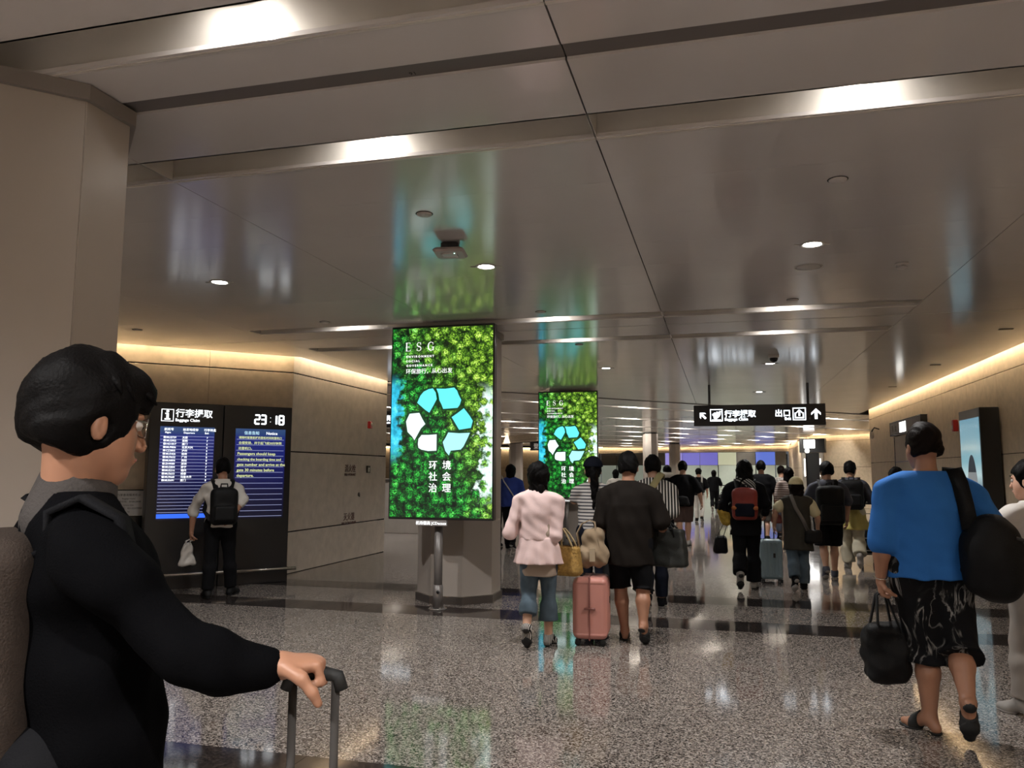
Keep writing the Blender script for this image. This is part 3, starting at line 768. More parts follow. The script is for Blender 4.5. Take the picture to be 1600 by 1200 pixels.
# ------------------------------------------------------------------ things on the walls
al = thing('fire_alarm', 'red fire alarm box on the grey left wall', 'alarm', (-6.2, 13.32, 2.34))
MB().box((.03, 0, 0), (.06, .09, .13), 0, .008).build('body', mat('alarm red', 'a01c1c', .35, var=0), al)
MB().lathe([(.03, 0), (.03, .012), (.02, .018)], n=14).build('sounder', mat('alarm white', 'b9b0aa', .4, var=0), al).matrix_local = Matrix.Translation((.06, 0, .015)) @ Matrix.Rotation(math.pi/2, 4, 'Y')
al2 = thing('fire_alarm', 'red fire alarm behind the wall screen on the right', 'alarm', (3.95, 15.25, 2.33))
MB().box((-.04, 0, 0), (.08, .10, .20), 0, .008).build('body', mat('alarm red', 'a01c1c', .35), al2)
MB().box((-.085, 0, -.03), (.012, .06, .06), 0, .003).build('sounder', mat('alarm white', 'b9b0aa', .4), al2)
M_red = mat('dull red lettering', '4a2420', .6, var=0)
wl = bpy.data.objects['wall_left']
for zc, a, b in ((1.50, '消火栓', 'FIRE HYDRANT'), (.68, '灭火器', 'FIRE EXTINGUISHER')):
    text_mesh('lettering', a, .14, M_red, wl, frame_M((-6.196, 12.62, zc), (0, 1, 0)), 'CENTER', .001, .001)
    text_mesh('lettering', b, .062, M_red, wl, frame_M((-6.196, 12.62, zc-.075), (0, 1, 0)), 'CENTER', .001, .001)
cp = thing('call_box', 'small black call point beside the fire hydrant lettering', 'switch', (-6.2, 13.33, 1.54))
MB().box((.012, 0, 0), (.024, .13, .13), 0, .004).build('plate', M_black, cp); MB().box((.026, -.01, -.01), (.006, .07, .07), 0, .002).build('cover', mat('grey plastic', '8d8883', .4, var=0), cp)
lk = thing('cabinet_lock', 'small round lock low on the grey left wall', 'lock', (-6.2, 12.98, 1.10))
MB().lathe([(.035, 0), (.035, .012), (.02, .018)], n=14).build('escutcheon', M_steel, lk).matrix_local = Matrix.Rotation(math.pi/2, 4, 'Y')
MB().box((.018, 0, -.02), (.008, .012, .05)).build('keyhole_cover', M_black, lk)

# restroom board on the right wall
rb = thing('restroom_sign', 'long grey sign board with one lit square on the right wall', 'sign', (3.95, 18.8, 2.52))
MB().box((-.06, 0, 0), (.12, 3.0, .30), 0, .006).build('board', mat('sign grey', '4b4440', .45, var=.03), rb)
MB().box((-.124, 1.02, 0), (.006, .86, .24)).build('white_panel', mat('pale panel', '8f8880', .5, var=.04), rb)
MB().box((-.124, .16, 0), (.006, .60, .22)).build('lit_panel', glow('lit sign', (1, .97, .9), 3), rb)
s = MB()
for dz in (.15, -.15): s.box((-.06, 0, dz), (.135, 3.04, .012))
for dy in (1.5, -1.5): s.box((-.06, dy, 0), (.135, .012, .31))
s.build('rim', M_black, rb, kind='stuff')
for dy, w in ((1.2, '男'), (.85, '女')):
    text_mesh('lettering', w, .17, mat('dark sign lettering', '3a3531', .6, var=0), rb, frame_M((-.128, dy, -.06), (0, -1, 0)), 'CENTER', .001)
nv = thing('recess_panel', 'pale recessed panel below the restroom board', 'panel', (3.93, 18.85, 0))
MB().box((-.006, 0, 1.175), (.02, 2.9, 2.35)).build('panel', mat('pale recess', 'b3a491', .5, var=.05), nv)
MB().box((-.012, 1.46, 1.175), (.03, .03, 2.35)).build('jamb', M_black, nv)
MB().box((-.018, 0, 1.77), (.006, 2.9, .014)).build('joint', M_black, nv)
wc = thing('wall_camera', 'small black security camera on a bent arm on the right wall', 'camera', (3.95, 22.3, 2.52))
MB().tube([(0, 0, .12), (-.12, 0, .16), (-.18, -.02, .08), (-.19, -.03, 0)], .018, 8).build('arm', M_black, wc)
MB().lathe([(.02, .1), (.05, .08), (.055, 0), (.05, -.05), (.0, -.09)], c=(-.19, -.03, -.05), n=14).build('body', M_white, wc)

# wall screen at the right: a plane's nose over a bright apron
ws = thing('wall_screen', 'black boxed portrait screen with a plane picture on the right wall', 'screen', (3.70, 13.55, 0))
MB().box((.10, 0, 1.55), (.26, 1.06, 1.86), 0, .008).build('casing', M_bezel, ws)
MB().box((.10, 0, .31), (.22, .8, .62), 0, .01).build('pedestal', M_black, ws)
def sky_screen():
    m = bpy.data.materials.new('apron picture'); m.use_nodes = True
    nt = m.node_tree; b = nt.nodes['Principled BSDF']; b.inputs['Base Color'].default_value = (.02, .02, .02, 1); b.inputs['Roughness'].default_value = .12
    tc = nt.nodes.new('ShaderNodeTexCoord'); sx = nt.nodes.new('ShaderNodeSeparateXYZ'); r = nt.nodes.new('ShaderNodeValToRGB')
    nt.links.new(tc.outputs['Object'], sx.inputs[0])
    mr = nt.nodes.new('ShaderNodeMapRange'); mr.inputs['From Max'].default_value = 1.72; nt.links.new(sx.outputs['Z'], mr.inputs['Value']); nt.links.new(mr.outputs[0], r.inputs['Fac'])
    e = r.color_ramp.elements; e[0].position = 0; e[0].color = (*srgb('8fa6ad'), 1); e[1].position = 1; e[1].color = (*srgb('5f93a8'), 1)
    for p, c in ((.42, '7f98a2'), (.5, 'b9d3d6'), (.62, '86b6c2')):
        q = e.new(p); q.color = (*srgb(c), 1)
    nt.links.new(r.outputs['Color'], b.inputs['Emission Color']); b.inputs['Emission Strength'].default_value = .75
    return m
dp = MB().box((0, 0, .86), (.006, .98, 1.72)).build('display', sky_screen(), ws); dp.location = (-.032, 0, .62)
# (seen from the aisle: y runs away from the viewer)
nose = arc(.05, .55, .26, .58, -8, 188, 16)
MB().prism([(-p[0], p[1]) for p in nose], -.005, -.004, 'x').build('pictured_plane', glow('plane grey', srgb('93989a'), .6), dp)
MB().prism([(-p[0]*.999, p[1]+.02) for p in arc(.05, .75, .21, .40, 20, 160, 12)], -.006, -.0052, 'x').build('pictured_cockpit', glow('plane dark', srgb('2e3a44'), .5), dp)
s = MB()
for q in range(5): s.box((-.005, -.28-.03*q, .62-.11*q), (.001, .22, .05))
s.build('pictured_trucks', glow('truck dark', srgb('39424a'), .5), dp, kind='stuff')

# ------------------------------------------------------------------ far hall
lp = thing('lift_portal', 'black lit sign box over a dark doorway on the lobby wall', 'portal', (3.80, 36.6, 0), -.35)
MB().box((0, 0, 2.69), (1.06, .3, .60), 0, .01).build('sign_box', M_sign, lp)
MB().box((-.1, -.153, 2.76), (.46, .006, .36), 0, .002).build('lit_sign', glow('portal white', (1, .98, .95), 4), lp)
MB().lathe([(.1, -.003), (.1, .003)], n=14).build('lit_disc', glow('portal white', (1, .98, .95), 6), lp).matrix_local = Matrix.Translation((-.2, -.153, 2.47)) @ Matrix.Rotation(math.pi/2, 4, 'X')
MB().box((0, .05, 1.19), (.56, .18, 2.38)).build('door_leaf', M_black, lp)
for x in (-.36, .36):
    j = MB().box((x, 0, 1.19), (.16, .26, 2.38), 0, .006).build('jamb', mat('pale jamb', 'a39a8d', .4, var=.03), lp)
    MB().box((x*.9, -.135, 1.75), (.05, .01, .75)).build('light_strip', glow('jamb light', (1, .97, .92), 4), j)
fw = Vector((-.937, .35, 0)); o0 = Vector((4.0, 52.85, 0)); rzf = math.atan2(.35, -.937)
gz = thing('glass_partition', 'frosted glass partition with purple lit panels at the end of the hall', 'partition', (4.0, 52.85, 0), rzf)
M_frost = mat('frosted glass', 'b9c0b4', .35, var=.03, emit=srgb('aab5a6'), estr=.28)
M_purple = [glow('purple panel', srgb('6c66b8'), .9), glow('violet panel', srgb('8f83c8'), .9), glow('cream panel', srgb('c9c8a6'), .7), glow('blue panel', srgb('5a70c8'), .9), mat('dim panel', '6f6a60', .4, var=.05)]
for k in range(12):
    x0 = .1 if k == 0 else -.45+k*1.25; w_ = .68 if k == 0 else 1.23
    MB().box((x0+w_/2, 0, 1.0), (w_-.05, .03, 2.0)).build('glass_pane', M_frost, gz)
    MB().box((x0+w_/2, .02, 2.43), (w_-.02, .03, .82)).build('upper_panel', M_purple[(4, 3, 4, 2, 0, 0, 1, 4, 4, 4, 4, 4)[k]], gz)
    if k % 2 == 0: MB().box((x0, -.05, 1.35), (.12, .08, 2.7)).build('post', M_black, gz)
MB().box((7.5, -.02, 2.02), (15, .06, .06)).build('transom', M_steel, gz)
text_mesh('lettering', '到达 Arrivals', .3, M_sw, gz, frame_M((9.5, .0, 2.1), (-1, 0, 0)) , 'CENTER', .002)
lw = thing('counter', 'low grey counter wall behind the nearest screen on the left', 'counter', (-7.0, 18.4, 0))
MB().box((0, .2, .64), (4.2, .4, 1.28), 0, .01).build('body', mat('counter grey', '8f8780', .5, var=.05), lw)
MB().box((0, .18, 1.30), (4.3, .5, .05), 0, .008).build('top', M_steel, lw)
s = thing('drawer_stack', 'white stack of trays before the low grey counter', 'trays', (-5.95, 17.9, 0))
for k in range(6): MB().box((0, 0, .12+k*.13), (.34, .3, .11), 0, .01).build('tray', M_white, s)
MB().box((0, 0, .03), (.36, .32, .06)).build('foot', M_black, s)
# ------------------------------------------------------------------ bodies: distance fields turned into surfaces
def V3(*a): return np.array(a, float)
def nrm(v): v = np.asarray(v, float); return v/max(1e-9, np.linalg.norm(v))
def smin(a, b, k):
    h = np.clip(.5+.5*(b-a)/k, 0, 1)
    return b*(1-h)+a*h-k*h*(1-h)
def cap(P, a, b, ra, rb):
    a = np.asarray(a, float); b = np.asarray(b, float); d = b-a; L = max(1e-9, d@d)
    q = P-a; t = np.clip((q@d)/L, 0, 1)
    return np.linalg.norm(q-t[..., None]*d, axis=-1)-(ra+(rb-ra)*t)
def ell(P, c, r, R=None):
    q = P-np.asarray(c, float)
    if R is not None: q = q@R          # columns of R are the axes
    r = np.asarray(r, float)
    k = np.linalg.norm(q/r, axis=-1); k2 = np.linalg.norm(q/(r*r), axis=-1)
    return k*(k-1)/np.maximum(k2, 1e-6)
def flat(P, a, b, ra, rb, lat, depth):
    """a capsule squeezed front to back (lat = sideways axis, depth = thickness ratio)"""
    lat = nrm(lat); ax = nrm(np.asarray(b, float)-np.asarray(a, float)); fw = nrm(np.cross(ax, lat))
    q = P-np.asarray(a, float); f = q@fw
    Q = q+(f*(1/depth-1))[..., None]*fw
    d = np.asarray(b, float)-np.asarray(a, float); L = d@d; t = np.clip((Q@d)/L, 0, 1)
    return (np.linalg.norm(Q-t[..., None]*d, axis=-1)-(ra+(rb-ra)*t))*(depth*.5+.5)
def rbox(P, c, h, R=None, r=.02):
    q = P-np.asarray(c, float)
    if R is not None: q = q@R
    q = np.abs(q)-(np.asarray(h, float)-r)
    return np.linalg.norm(np.maximum(q, 0), axis=-1)+np.minimum(q.max(-1), 0)-r
def folds(P, amp, s=1.0, seed=0):
    r = np.random.default_rng(seed); o = 0
    for k in range(4):
        w = nrm(r.normal(size=3)*V3(1, 1, .8))*(26+17*k)*s; ph = r.uniform(0, 6)
        wob = nrm(r.normal(size=3))*9*s
        o = o+np.sin(P@w+ph+1.3*np.sin(P@wob+ph*2))/(1+.6*k)
    return amp*o*.5

def nets(fn, lo, hi, h):
    """surface nets: the zero surface of fn in a box, as vertices and quads"""
    lo = np.asarray(lo, float); hi = np.asarray(hi, float)
    n = np.maximum(3, np.ceil((hi-lo)/h).astype(int)+1)
    g = np.stack(np.meshgrid(*[lo[i]+h*np.arange(n[i]) for i in range(3)], indexing='ij'), -1)
    B = 6                                     # far from the surface one sample stands for a whole block
    nb = -(-n//B)
    cg = np.stack(np.meshgrid(*[lo[i]+h*(np.minimum(B*np.arange(nb[i])+(B-1)/2, n[i]-1)) for i in range(3)], indexing='ij'), -1)
    C = fn(cg.reshape(-1, 3)).reshape(nb)
    F = C.repeat(B, 0).repeat(B, 1).repeat(B, 2)[:n[0], :n[1], :n[2]].copy()
    fine = np.abs(F) < h*B*.87*1.7+.022
    F[fine] = fn(g[fine])
    F[0], F[-1], F[:, 0], F[:, -1], F[:, :, 0], F[:, :, -1] = [np.maximum(x, 1e-4) for x in (F[0], F[-1], F[:, 0], F[:, -1], F[:, :, 0], F[:, :, -1])]
    S = F < 0
    m = n-1
    acc = np.zeros((*m, 3)); cnt = np.zeros(m)
    for ax in range(3):
        o1, o2 = [i for i in range(3) if i != ax]
        sl0 = [slice(None)]*3; sl1 = [slice(None)]*3; sl0[ax] = slice(0, -1); sl1[ax] = slice(1, None)
        A, B = F[tuple(sl0)], F[tuple(sl1)]
        cr = S[tuple(sl0)] != S[tuple(sl1)]
        t = np.where(cr, A/np.where(cr, A-B, 1), 0)
        for d1 in (0, 1):
            for d2 in (0, 1):
                s = [slice(None)]*3; s[o1] = slice(d1, d1+m[o1]); s[o2] = slice(d2, d2+m[o2])
                c = cr[tuple(s)]
                acc[..., ax] += np.where(c, t[tuple(s)], 0); acc[..., o1] += c*d1; acc[..., o2] += c*d2; cnt += c
    act = cnt > 0
    idx = -np.ones(m, int); idx[act] = np.arange(act.sum())
    ijk = np.argwhere(act)
    vs = lo+h*(ijk+acc[act]/cnt[act][:, None])
    qs = []
    for ax in range(3):
        o1, o2 = (ax+1) % 3, (ax+2) % 3
        sl0 = [slice(None)]*3; sl1 = [slice(None)]*3; sl0[ax] = slice(0, -1); sl1[ax] = slice(1, None)
        cr = np.argwhere(S[tuple(sl0)] != S[tuple(sl1)])
        cr = cr[(cr[:, o1] > 0) & (cr[:, o2] > 0) & (cr[:, o1] < m[o1]) & (cr[:, o2] < m[o2])]
        if not len(cr): continue
        ins = S[tuple(cr.T)]
        e1 = np.zeros(3, int); e1[o1] = 1; e2 = np.zeros(3, int); e2[o2] = 1
        q = np.stack([idx[tuple((cr-e1-e2).T)], idx[tuple((cr-e2).T)], idx[tuple(cr.T)], idx[tuple((cr-e1).T)]], 1)
        q[~ins] = q[~ins][:, ::-1]; qs.append(q)
    q = np.concatenate(qs); q = q[(q >= 0).all(1)]
    return vs, q

def mesh_from(name, pieces, material):
    vs = []; qs = []; k = 0
    for v, q in pieces: vs.append(v); qs.append(q+k); k += len(v)
    vs = np.concatenate(vs); qs = np.concatenate(qs)
    me = bpy.data.meshes.new(name); me.vertices.add(len(vs)); me.vertices.foreach_set('co', vs.astype(np.float32).ravel())
    me.loops.add(len(qs)*4); me.loops.foreach_set('vertex_index', qs.astype(np.int32).ravel())
    me.polygons.add(len(qs)); me.polygons.foreach_set('loop_start', np.arange(0, len(qs)*4, 4, dtype=np.int32)); me.polygons.foreach_set('loop_total', np.full(len(qs), 4, np.int32))
    me.polygons.foreach_set('use_smooth', np.ones(len(qs), bool)); me.update(calc_edges=True); me.validate()
    if material: me.materials.append(material)
    return me
def solid(name, fn, lo, hi, h, material, parent=None, **kw):
    o = bpy.data.objects.new(name, mesh_from(name, [nets(fn, lo, hi, h)], material)); link(o, parent)
    return tag(o, **kw)
def bounds(pts, pad):
    p = np.array(pts, float); return p.min(0)-pad, p.max(0)+pad

M_SKIN = {'warm': mat('skin warm', 'b38a72', .5, var=.05, vscale=12), 'tan': mat('skin tan', '9c7058', .5, var=.05, vscale=12), 'pale': mat('skin pale', 'c79a82', .5, var=.05, vscale=12)}
M_hair = mat('black hair', (.004, .0035, .0035), .55, var=.2, vscale=60, bump=.25, bscale=140, spec=.06)
M_hairb = mat('dark brown hair', (.008, .005, .004), .55, var=.2, vscale=60, bump=.25, bscale=140, spec=.06)
M_eye = mat('eye white', 'c9c2bc', .2, var=0); M_iris = mat('dark iris', (.01, .008, .006), .15, var=0)
M_lip = mat('lips', '8f5348', .45, var=0)

def rot_to(fwd, up=(0, 0, 1)):
    f = nrm(fwd); r = nrm(np.cross(f, up)); u = np.cross(r, f)
    return np.stack([r, f, u], 1)      # columns: right, forward, up

class Person:
    """joints in metres, standing at the origin and facing +y; L is the person's own left (-x)"""
    def __init__(s, label, X, Y, rz=0.0, H=1.7, w=1.0, skin='warm', res=.013, near=False, group=None):
        s.root = thing('person', label, 'person', (X, Y, 0), rz, group)
        s.X, s.Y, s.rz, s.H, s.w, s.res, s.near = X, Y, rz, H, w, res, near
        k = s.k = H/1.70
        s.m_skin = M_SKIN[skin]; s.hk = k*1.08
        J = s.J = {}
        J['pelvis'] = V3(0, 0, .93)*k; J['waist'] = V3(0, -.005, 1.06)*k; J['chest'] = V3(0, -.005, 1.24)*k; J['neck'] = V3(0, -.015, 1.43)*k; J['head'] = V3(0, .02, 1.575)*k
        for S, x in (('L', -1), ('R', 1)):
            J['sh'+S] = V3(x*(.155+.025*w), -.01, 1.365)*k; J['el'+S] = V3(x*(.225+.03*w), -.03, 1.10)*k; J['wr'+S] = V3(x*(.235+.03*w), .04, .86)*k
            J['hip'+S] = V3(x*.088, 0, .90)*k; J['kn'+S] = V3(x*.09, .012, .485)*k; J['an'+S] = V3(x*.09, -.015, .085)*k
            s.__dict__['toe'+S] = nrm(V3(x*.15, 1, -.02)); s.__dict__['hand'+S] = None
        s.look = V3(0, 1, 0)
    def at(s, px, py, dy=0.0):
        """local point seen at a pixel, dy behind the person's own plane"""
        p = ray_point(px, py, s.Y+dy); x, y = p.x-s.X, p.y-s.Y
        c, n = math.cos(-s.rz), math.sin(-s.rz)
        return V3(x*c-y*n, x*n+y*c, p.z)
    def set(s, **kw):
        for k, v in kw.items(): s.J[k] = np.asarray(v, float)
        return s
    def walk(s, front='R', step=.24, lift=.10):
        k = s.k; b = 'L' if front == 'R' else 'R'
        for S, x in (('L', -1), ('R', 1)):
            if S == front: s.J['kn'+S] = V3(x*.085, step*.62, .49)*k; s.J['an'+S] = V3(x*.08, step*.75, .085)*k
            else:
                s.J['kn'+S] = V3(x*.085, -.01, .475)*k; s.J['an'+S] = V3(x*.08, -step*1.25, .085+lift)*k
                s.__dict__['toe'+S] = nrm(V3(x*.1, .8, -.75*lift/.1))
        return s
    # ---- fields
    def torso(s, P, e=0.0, z_low=None, depth=.66, loose=0.0, flare=0.0):
        J, w, k = s.J, s.w, s.k
        lat = nrm(s.J['shR']-s.J['shL']); lat = nrm(V3(lat[0], lat[1], lat[2]*.5))
        rp, rw, rc = .155*k*(.5+.5*w)*(1+.05*(w-1)), .130*k*w, .152*k*(.4+.6*w)
        if loose: rw = rw+(max(rp, rc)-rw)*loose
        d = flat(P, J['pelvis'], J['waist'], rp+e, rw+e, lat, depth)
        d = smin(d, flat(P, J['waist'], J['chest'], rw+e, rc+e, lat, depth), .04)
        d = smin(d, flat(P, J['chest'], J['chest']*.35+J['neck']*.65, rc+e, .085*k+e, lat, depth), .04)
        d = smin(d, cap(P, J['shL']+V3(.02, 0, -.0)*k, J['shR']-V3(.02, 0, 0)*k, .050*k+e, .050*k+e), .06)
        if z_low is not None:
            lowp = J['pelvis'].copy(); lowp[2] = z_low
            if abs(J['pelvis'][2]-z_low) > .02: d = smin(d, flat(P, J['pelvis'], lowp, rp+e, rp+e+flare, lat, depth), .03)
            d = np.maximum(d, z_low-P[..., 2])
        return d
    def arm(s, P, S, e=0.0, upto=2.0, k2=.02):
        J, k = s.J, s.k; w = .6+.4*s.w
        a, b, c = J['sh'+S], J['el'+S], J['wr'+S]
        if upto <= 1:
            return cap(P, a, a+(b-a)*upto, (.050*w)*k+e, (.044*w)*k+e*1.25)
        d = cap(P, a, b, .050*w*k+e, .041*w*k+e)
        t = min(1, upto-1); m = b+(c-b)*.3
        if t <= .3: return smin(d, cap(P, b, b+(c-b)*t, .041*w*k+e, .042*w*k+e), k2)
        d = smin(d, cap(P, b, m, .041*w*k+e, .042*w*k+e), k2)
        q = b+(c-b)*t; r = .042*w*k+(.027*k-.042*w*k)*(t-.3)/.7
        return smin(d, cap(P, m, q, .042*w*k+e, r+e), k2)
    def leg(s, P, S, e=0.0, upto=2.0, flare=0.0, k2=.02):
        J, k = s.J, s.k; w = .55+.45*s.w
        a, b, c = J['hip'+S], J['kn'+S], J['an'+S]
        if upto <= 1:
            return cap(P, a, a+(b-a)*upto, .088*w*k+e, .088*w*k+(.056-.088)*w*k*upto+e+flare)
        d = cap(P, a, b, .088*w*k+e, .056*w*k+e)
        bk = nrm(np.cross(np.cross(b-a, c-b+V3(0, 1e-3, 0)), c-b)) if False else V3(0, -1, 0)
        m = b+(c-b)*.33+bk*.014*k; t = min(1, upto-1)
        q = b+(c-b)*t
        if t <= .34: return smin(d, cap(P, b, q, .052*w*k+e, .056*w*k+e+flare), k2)
        d = smin(d, cap(P, b, m, .050*w*k+e, .056*w*k+e+flare*.4), k2)
        r = .056*w*k+(.035*k-.056*w*k)*(t-.33)/.67
        return smin(d, cap(P, m, q, .056*w*k+e+flare*.4, r+e+flare), k2)
    def headR(s): return rot_to(s.look)
    def head(s, P, ears=True):
        k = s.hk; c = s.J['head']; R = s.headR()
        A = lambda x, y, z: c+R@V3(x, y, z)*k
        d = ell(P, A(0, -.012, .025), V3(.076, .097, .095)*k, R)
        d = smin(d, cap(P, A(0, .03, -.04), A(0, .055, -.085), .058*k, .036*k), .03)
        d = smin(d, ell(P, A(0, .035, -.035), V3(.063, .055, .07)*k, R), .02)
        d = smin(d, cap(P, A(0, .088, .012), A(0, .108, -.030), .008*k, .013*k), .012)
        d = smin(d, cap(P, A(-.03, .083, .028), A(.03, .083, .028), .010*k, .010*k), .015)
        for x in (-1, 1):
            d = np.maximum(d, -ell(P, A(x*.032, .098, .008), V3(.017, .012, .010)*k, R))
            if ears:
                d = smin(d, ell(P, A(x*.079, -.012, -.010), V3(.010, .016, .029)*k, R), .006)
                d = np.maximum(d, -ell(P, A(x*.090, -.008, -.008), V3(.006, .009, .018)*k, R))
        d = smin(d, cap(P, A(-.014, .088, -.062), A(.014, .088, -.062), .009*k, .009*k), .01)
        return d
    def neck(s, P):
        J, k = s.J, s.k
        return cap(P, J['neck']-V3(0, 0, .04)*k, J['head']+s.headR()@V3(0, -.025, -.06)*k, (.060+.012*(s.w-1))*k, .054*k)
    def hand_parts(s, P, S):
        """palm, four jointed fingers and a thumb"""
        spec = s.__dict__['hand'+S]; J, k = s.J, s.k
        wr = J['wr'+S]; fore = nrm(wr-J['el'+S]); x = -1 if S == 'L' else 1
        if spec is None: spec = dict(dir=nrm(fore*.8+V3(0, 0, -.3)), palm=V3(-x, 0, 0), curl=.35)
        d_, p_ = nrm(spec['dir']), np.asarray(spec['palm'], float); p_ = nrm(p_-d_*(p_@d_)); cu = spec.get('curl', .35)
        sd = np.cross(d_, p_)                                        # towards the thumb or away
        th = -x*sd if spec.get('thumb') is None else spec['thumb']*sd
        th = nrm(th)
        L = .98*k
        pc = wr+d_*.05*L
        R = np.stack([th, d_, p_], 1)
        d = smin(cap(P, wr-fore*.02, wr+d_*.015, .027*k, .026*k), ell(P, pc, V3(.042, .055, .019)*L, R), .02)
        for i, (o, ln, r) in enumerate(((.030, .072, .0095), (.010, .080, .010), (-.011, .074, .0095), (-.031, .058, .0085))):
            a = wr+d_*(.088-.006*abs(i-1))*L+th*o*L; dir_ = d_+th*o*1.2; dir_ = nrm(dir_)
            ang = 0
            for j, fr in enumerate((.45, .31, .24)):
                ang += cu*(1.0, 1.15, .8)[j]*1.25
                b = a+(dir_*math.cos(ang)+p_*math.sin(ang))*ln*fr*L
                d = smin(d, cap(P, a, b, r*L*(1-.08*j), r*L*(.95-.1*j)), .006); a = b
        a = wr+d_*.022*L+th*.028*L; b = a+(th*.75+d_*.62+p_*.35)*.040*L; c = b+nrm(d_*.8+th*.25+p_*(.3+.7*cu))*.034*L; e = c+nrm(d_*.7+p_*(.4+.9*cu)-th*.1)*.026*L
        for u, v, r0, r1 in ((a, b, .016, .0125), (b, c, .0125, .0105), (c, e, .0105, .009)): d = smin(d, cap(P, u, v, r0*L, r1*L), .008)
        return d
    def foot(s, P, S, e=0.0, sole=0.0):
        J, k = s.J, s.k; an = J['an'+S]; t = nrm(s.__dict__['toe'+S])
        up = nrm(V3(0, 0, 1)-t*t[2]); dn = -up
        heel = an-t*.035*k+dn*.045*k; ball = an+t*.115*k+dn*.052*k; tip = an+t*.175*k+dn*.055*k
        d = smin(cap(P, an, heel, .036*k+e, .030*k+e), cap(P, an+t*.02*k, ball, .038*k+e, .030*k+e), .03)
        sd = nrm(np.cross(t, up))
        d = smin(d, cap(P, ball-sd*.016*k, ball+sd*.016*k, .024*k+e, .024*k+e), .02)
        d = smin(d, cap(P, ball, tip, .030*k+e, .022*k+e), .02)
        return np.maximum(d, (P-an)@dn-.080*k-sole)
    # ---- meshes
    def build_body(s):
        J = s.J; lo, hi = bounds(list(J.values()), .2)
        lo[2] = -.01
        far = not s.near
        def f(P):
            d = s.torso(P, -.004)
            for S in 'LR': d = smin(d, s.arm(P, S, upto=2.0), .03)
            nk = J['neck']; rr = np.hypot(P[..., 0]-nk[0], P[..., 1]-nk[1])
            d = np.maximum(d, (P[..., 2]-nk[2]-.004+.50*np.maximum(0, rr-.058*s.k))*.85)
            for S in 'LR':
                d = smin(d, s.leg(P, S), .03); d = smin(d, s.foot(P, S), .02)
            d = smin(d, s.neck(P), .03)
            if far:
                d = smin(d, s.head(P), .012)
                for S in 'LR': d = smin(d, s.hand_parts(P, S), .01)
            return d
        pcs = [nets(f, lo, hi, s.res)]
        if s.near:
            hl, hh = bounds([J['head']], .17); hl[2] -= .03
            pcs.append(nets(lambda P: smin(s.head(P), s.neck(P), .02), hl, hh, .0055))
            for S in 'LR':
                hl, hh = bounds([J['wr'+S]], .21*s.k); pcs.append(nets(lambda P: np.maximum(s.hand_parts(P, S), 0*P[..., 0]-1), hl, hh, .0052))
        o = bpy.data.objects.new('body', mesh_from('body', pcs, s.m_skin)); link(o, s.root)
        return s
    def part(s, name, f, lo, hi, m, res=None, parent=None, **kw):
        return solid(name, f, lo, hi, res or s.res, m, parent or s.root, **kw)
    def top(s, m, hem=.88, sleeve=.6, e=.018, name='shirt', fold=.006, loose=.7, flare=0.0, depth=.72, collar=0.0, seed=1, sl=None, open_neck=0.0, ee=None):
        J, k = s.J, s.k; lo, hi = bounds([J[q] for q in J if q[:2] in ('pe', 'wa', 'ch', 'ne', 'sh', 'el', 'wr')], .2)
        lo[2] = min(lo[2], hem*k-.03); hi[2] = J['neck'][2]+.10
        sl = sl or {}
        nk = J['neck']; hd = J['head']
        def f(P):
            d = s.torso(P, e, hem*k, depth, loose, flare)
            for S in 'LR':
                u = sl.get(S, sleeve)
                if u > 0: d = smin(d, s.arm(P, S, (ee if ee else e)*(.9 if u > 1 else 1.0), u), .022)
                if ee: d = smin(d, cap(P, J['sh'+S], J['sh'+S]*.7+J['el'+S]*.3, .05*k*(.6+.4*s.w)+e, .048*k*(.6+.4*s.w)+e), .02)
            d = d+folds(P, fold*1.25, seed=seed)
            # the shoulders slope away from the neck
            rr = np.hypot(P[..., 0]-nk[0], P[..., 1]-nk[1])
            slope = P[..., 2]-(nk[2]+e*.6+.018)+.50*np.maximum(0, rr-.058*k-e)
            top_ = nk[2]+(.012 if not collar else collar+.005)
            body = -smin(-d, -slope*.85, .03)
            if collar: body = smin(body, cap(P, nk-V3(0, .0, .03), nk+V3(0, .0, collar), .070*k, .064*k), .02)
            return np.maximum(body, P[..., 2]-top_)
        return s.part(name, f, lo, hi, m)
    def bottoms(s, m, upto=1.9, e=.016, flare=.01, name='trousers', fold=.005, seed=2, waist=1.03):
        J, k = s.J, s.k; lo, hi = bounds([J[q] for q in J if q[:2] in ('pe', 'wa', 'hi', 'kn', 'an')], .22)
        hi[2] = waist*k+.03
        def f(P):
            d = s.torso(P, e-.004); d = np.maximum(d, P[..., 2]-waist*k)
            for S in 'LR':
                q = s.leg(P, S, e, upto, flare)
                if upto > 1: pass
                # a cloth leg ends flat across the shin, not in a ball
                a, b = (J['hip'+S], J['kn'+S]) if upto <= 1 else (J['kn'+S], J['an'+S])
                t = upto if upto <= 1 else upto-1
                end = a+(b-a)*t; ax = nrm(b-a); q = np.maximum(q, (P-end)@ax)
                d = smin(d, q, .03)
            return d+folds(P, fold, seed=seed)
        return s.part(name, f, lo, hi, m)
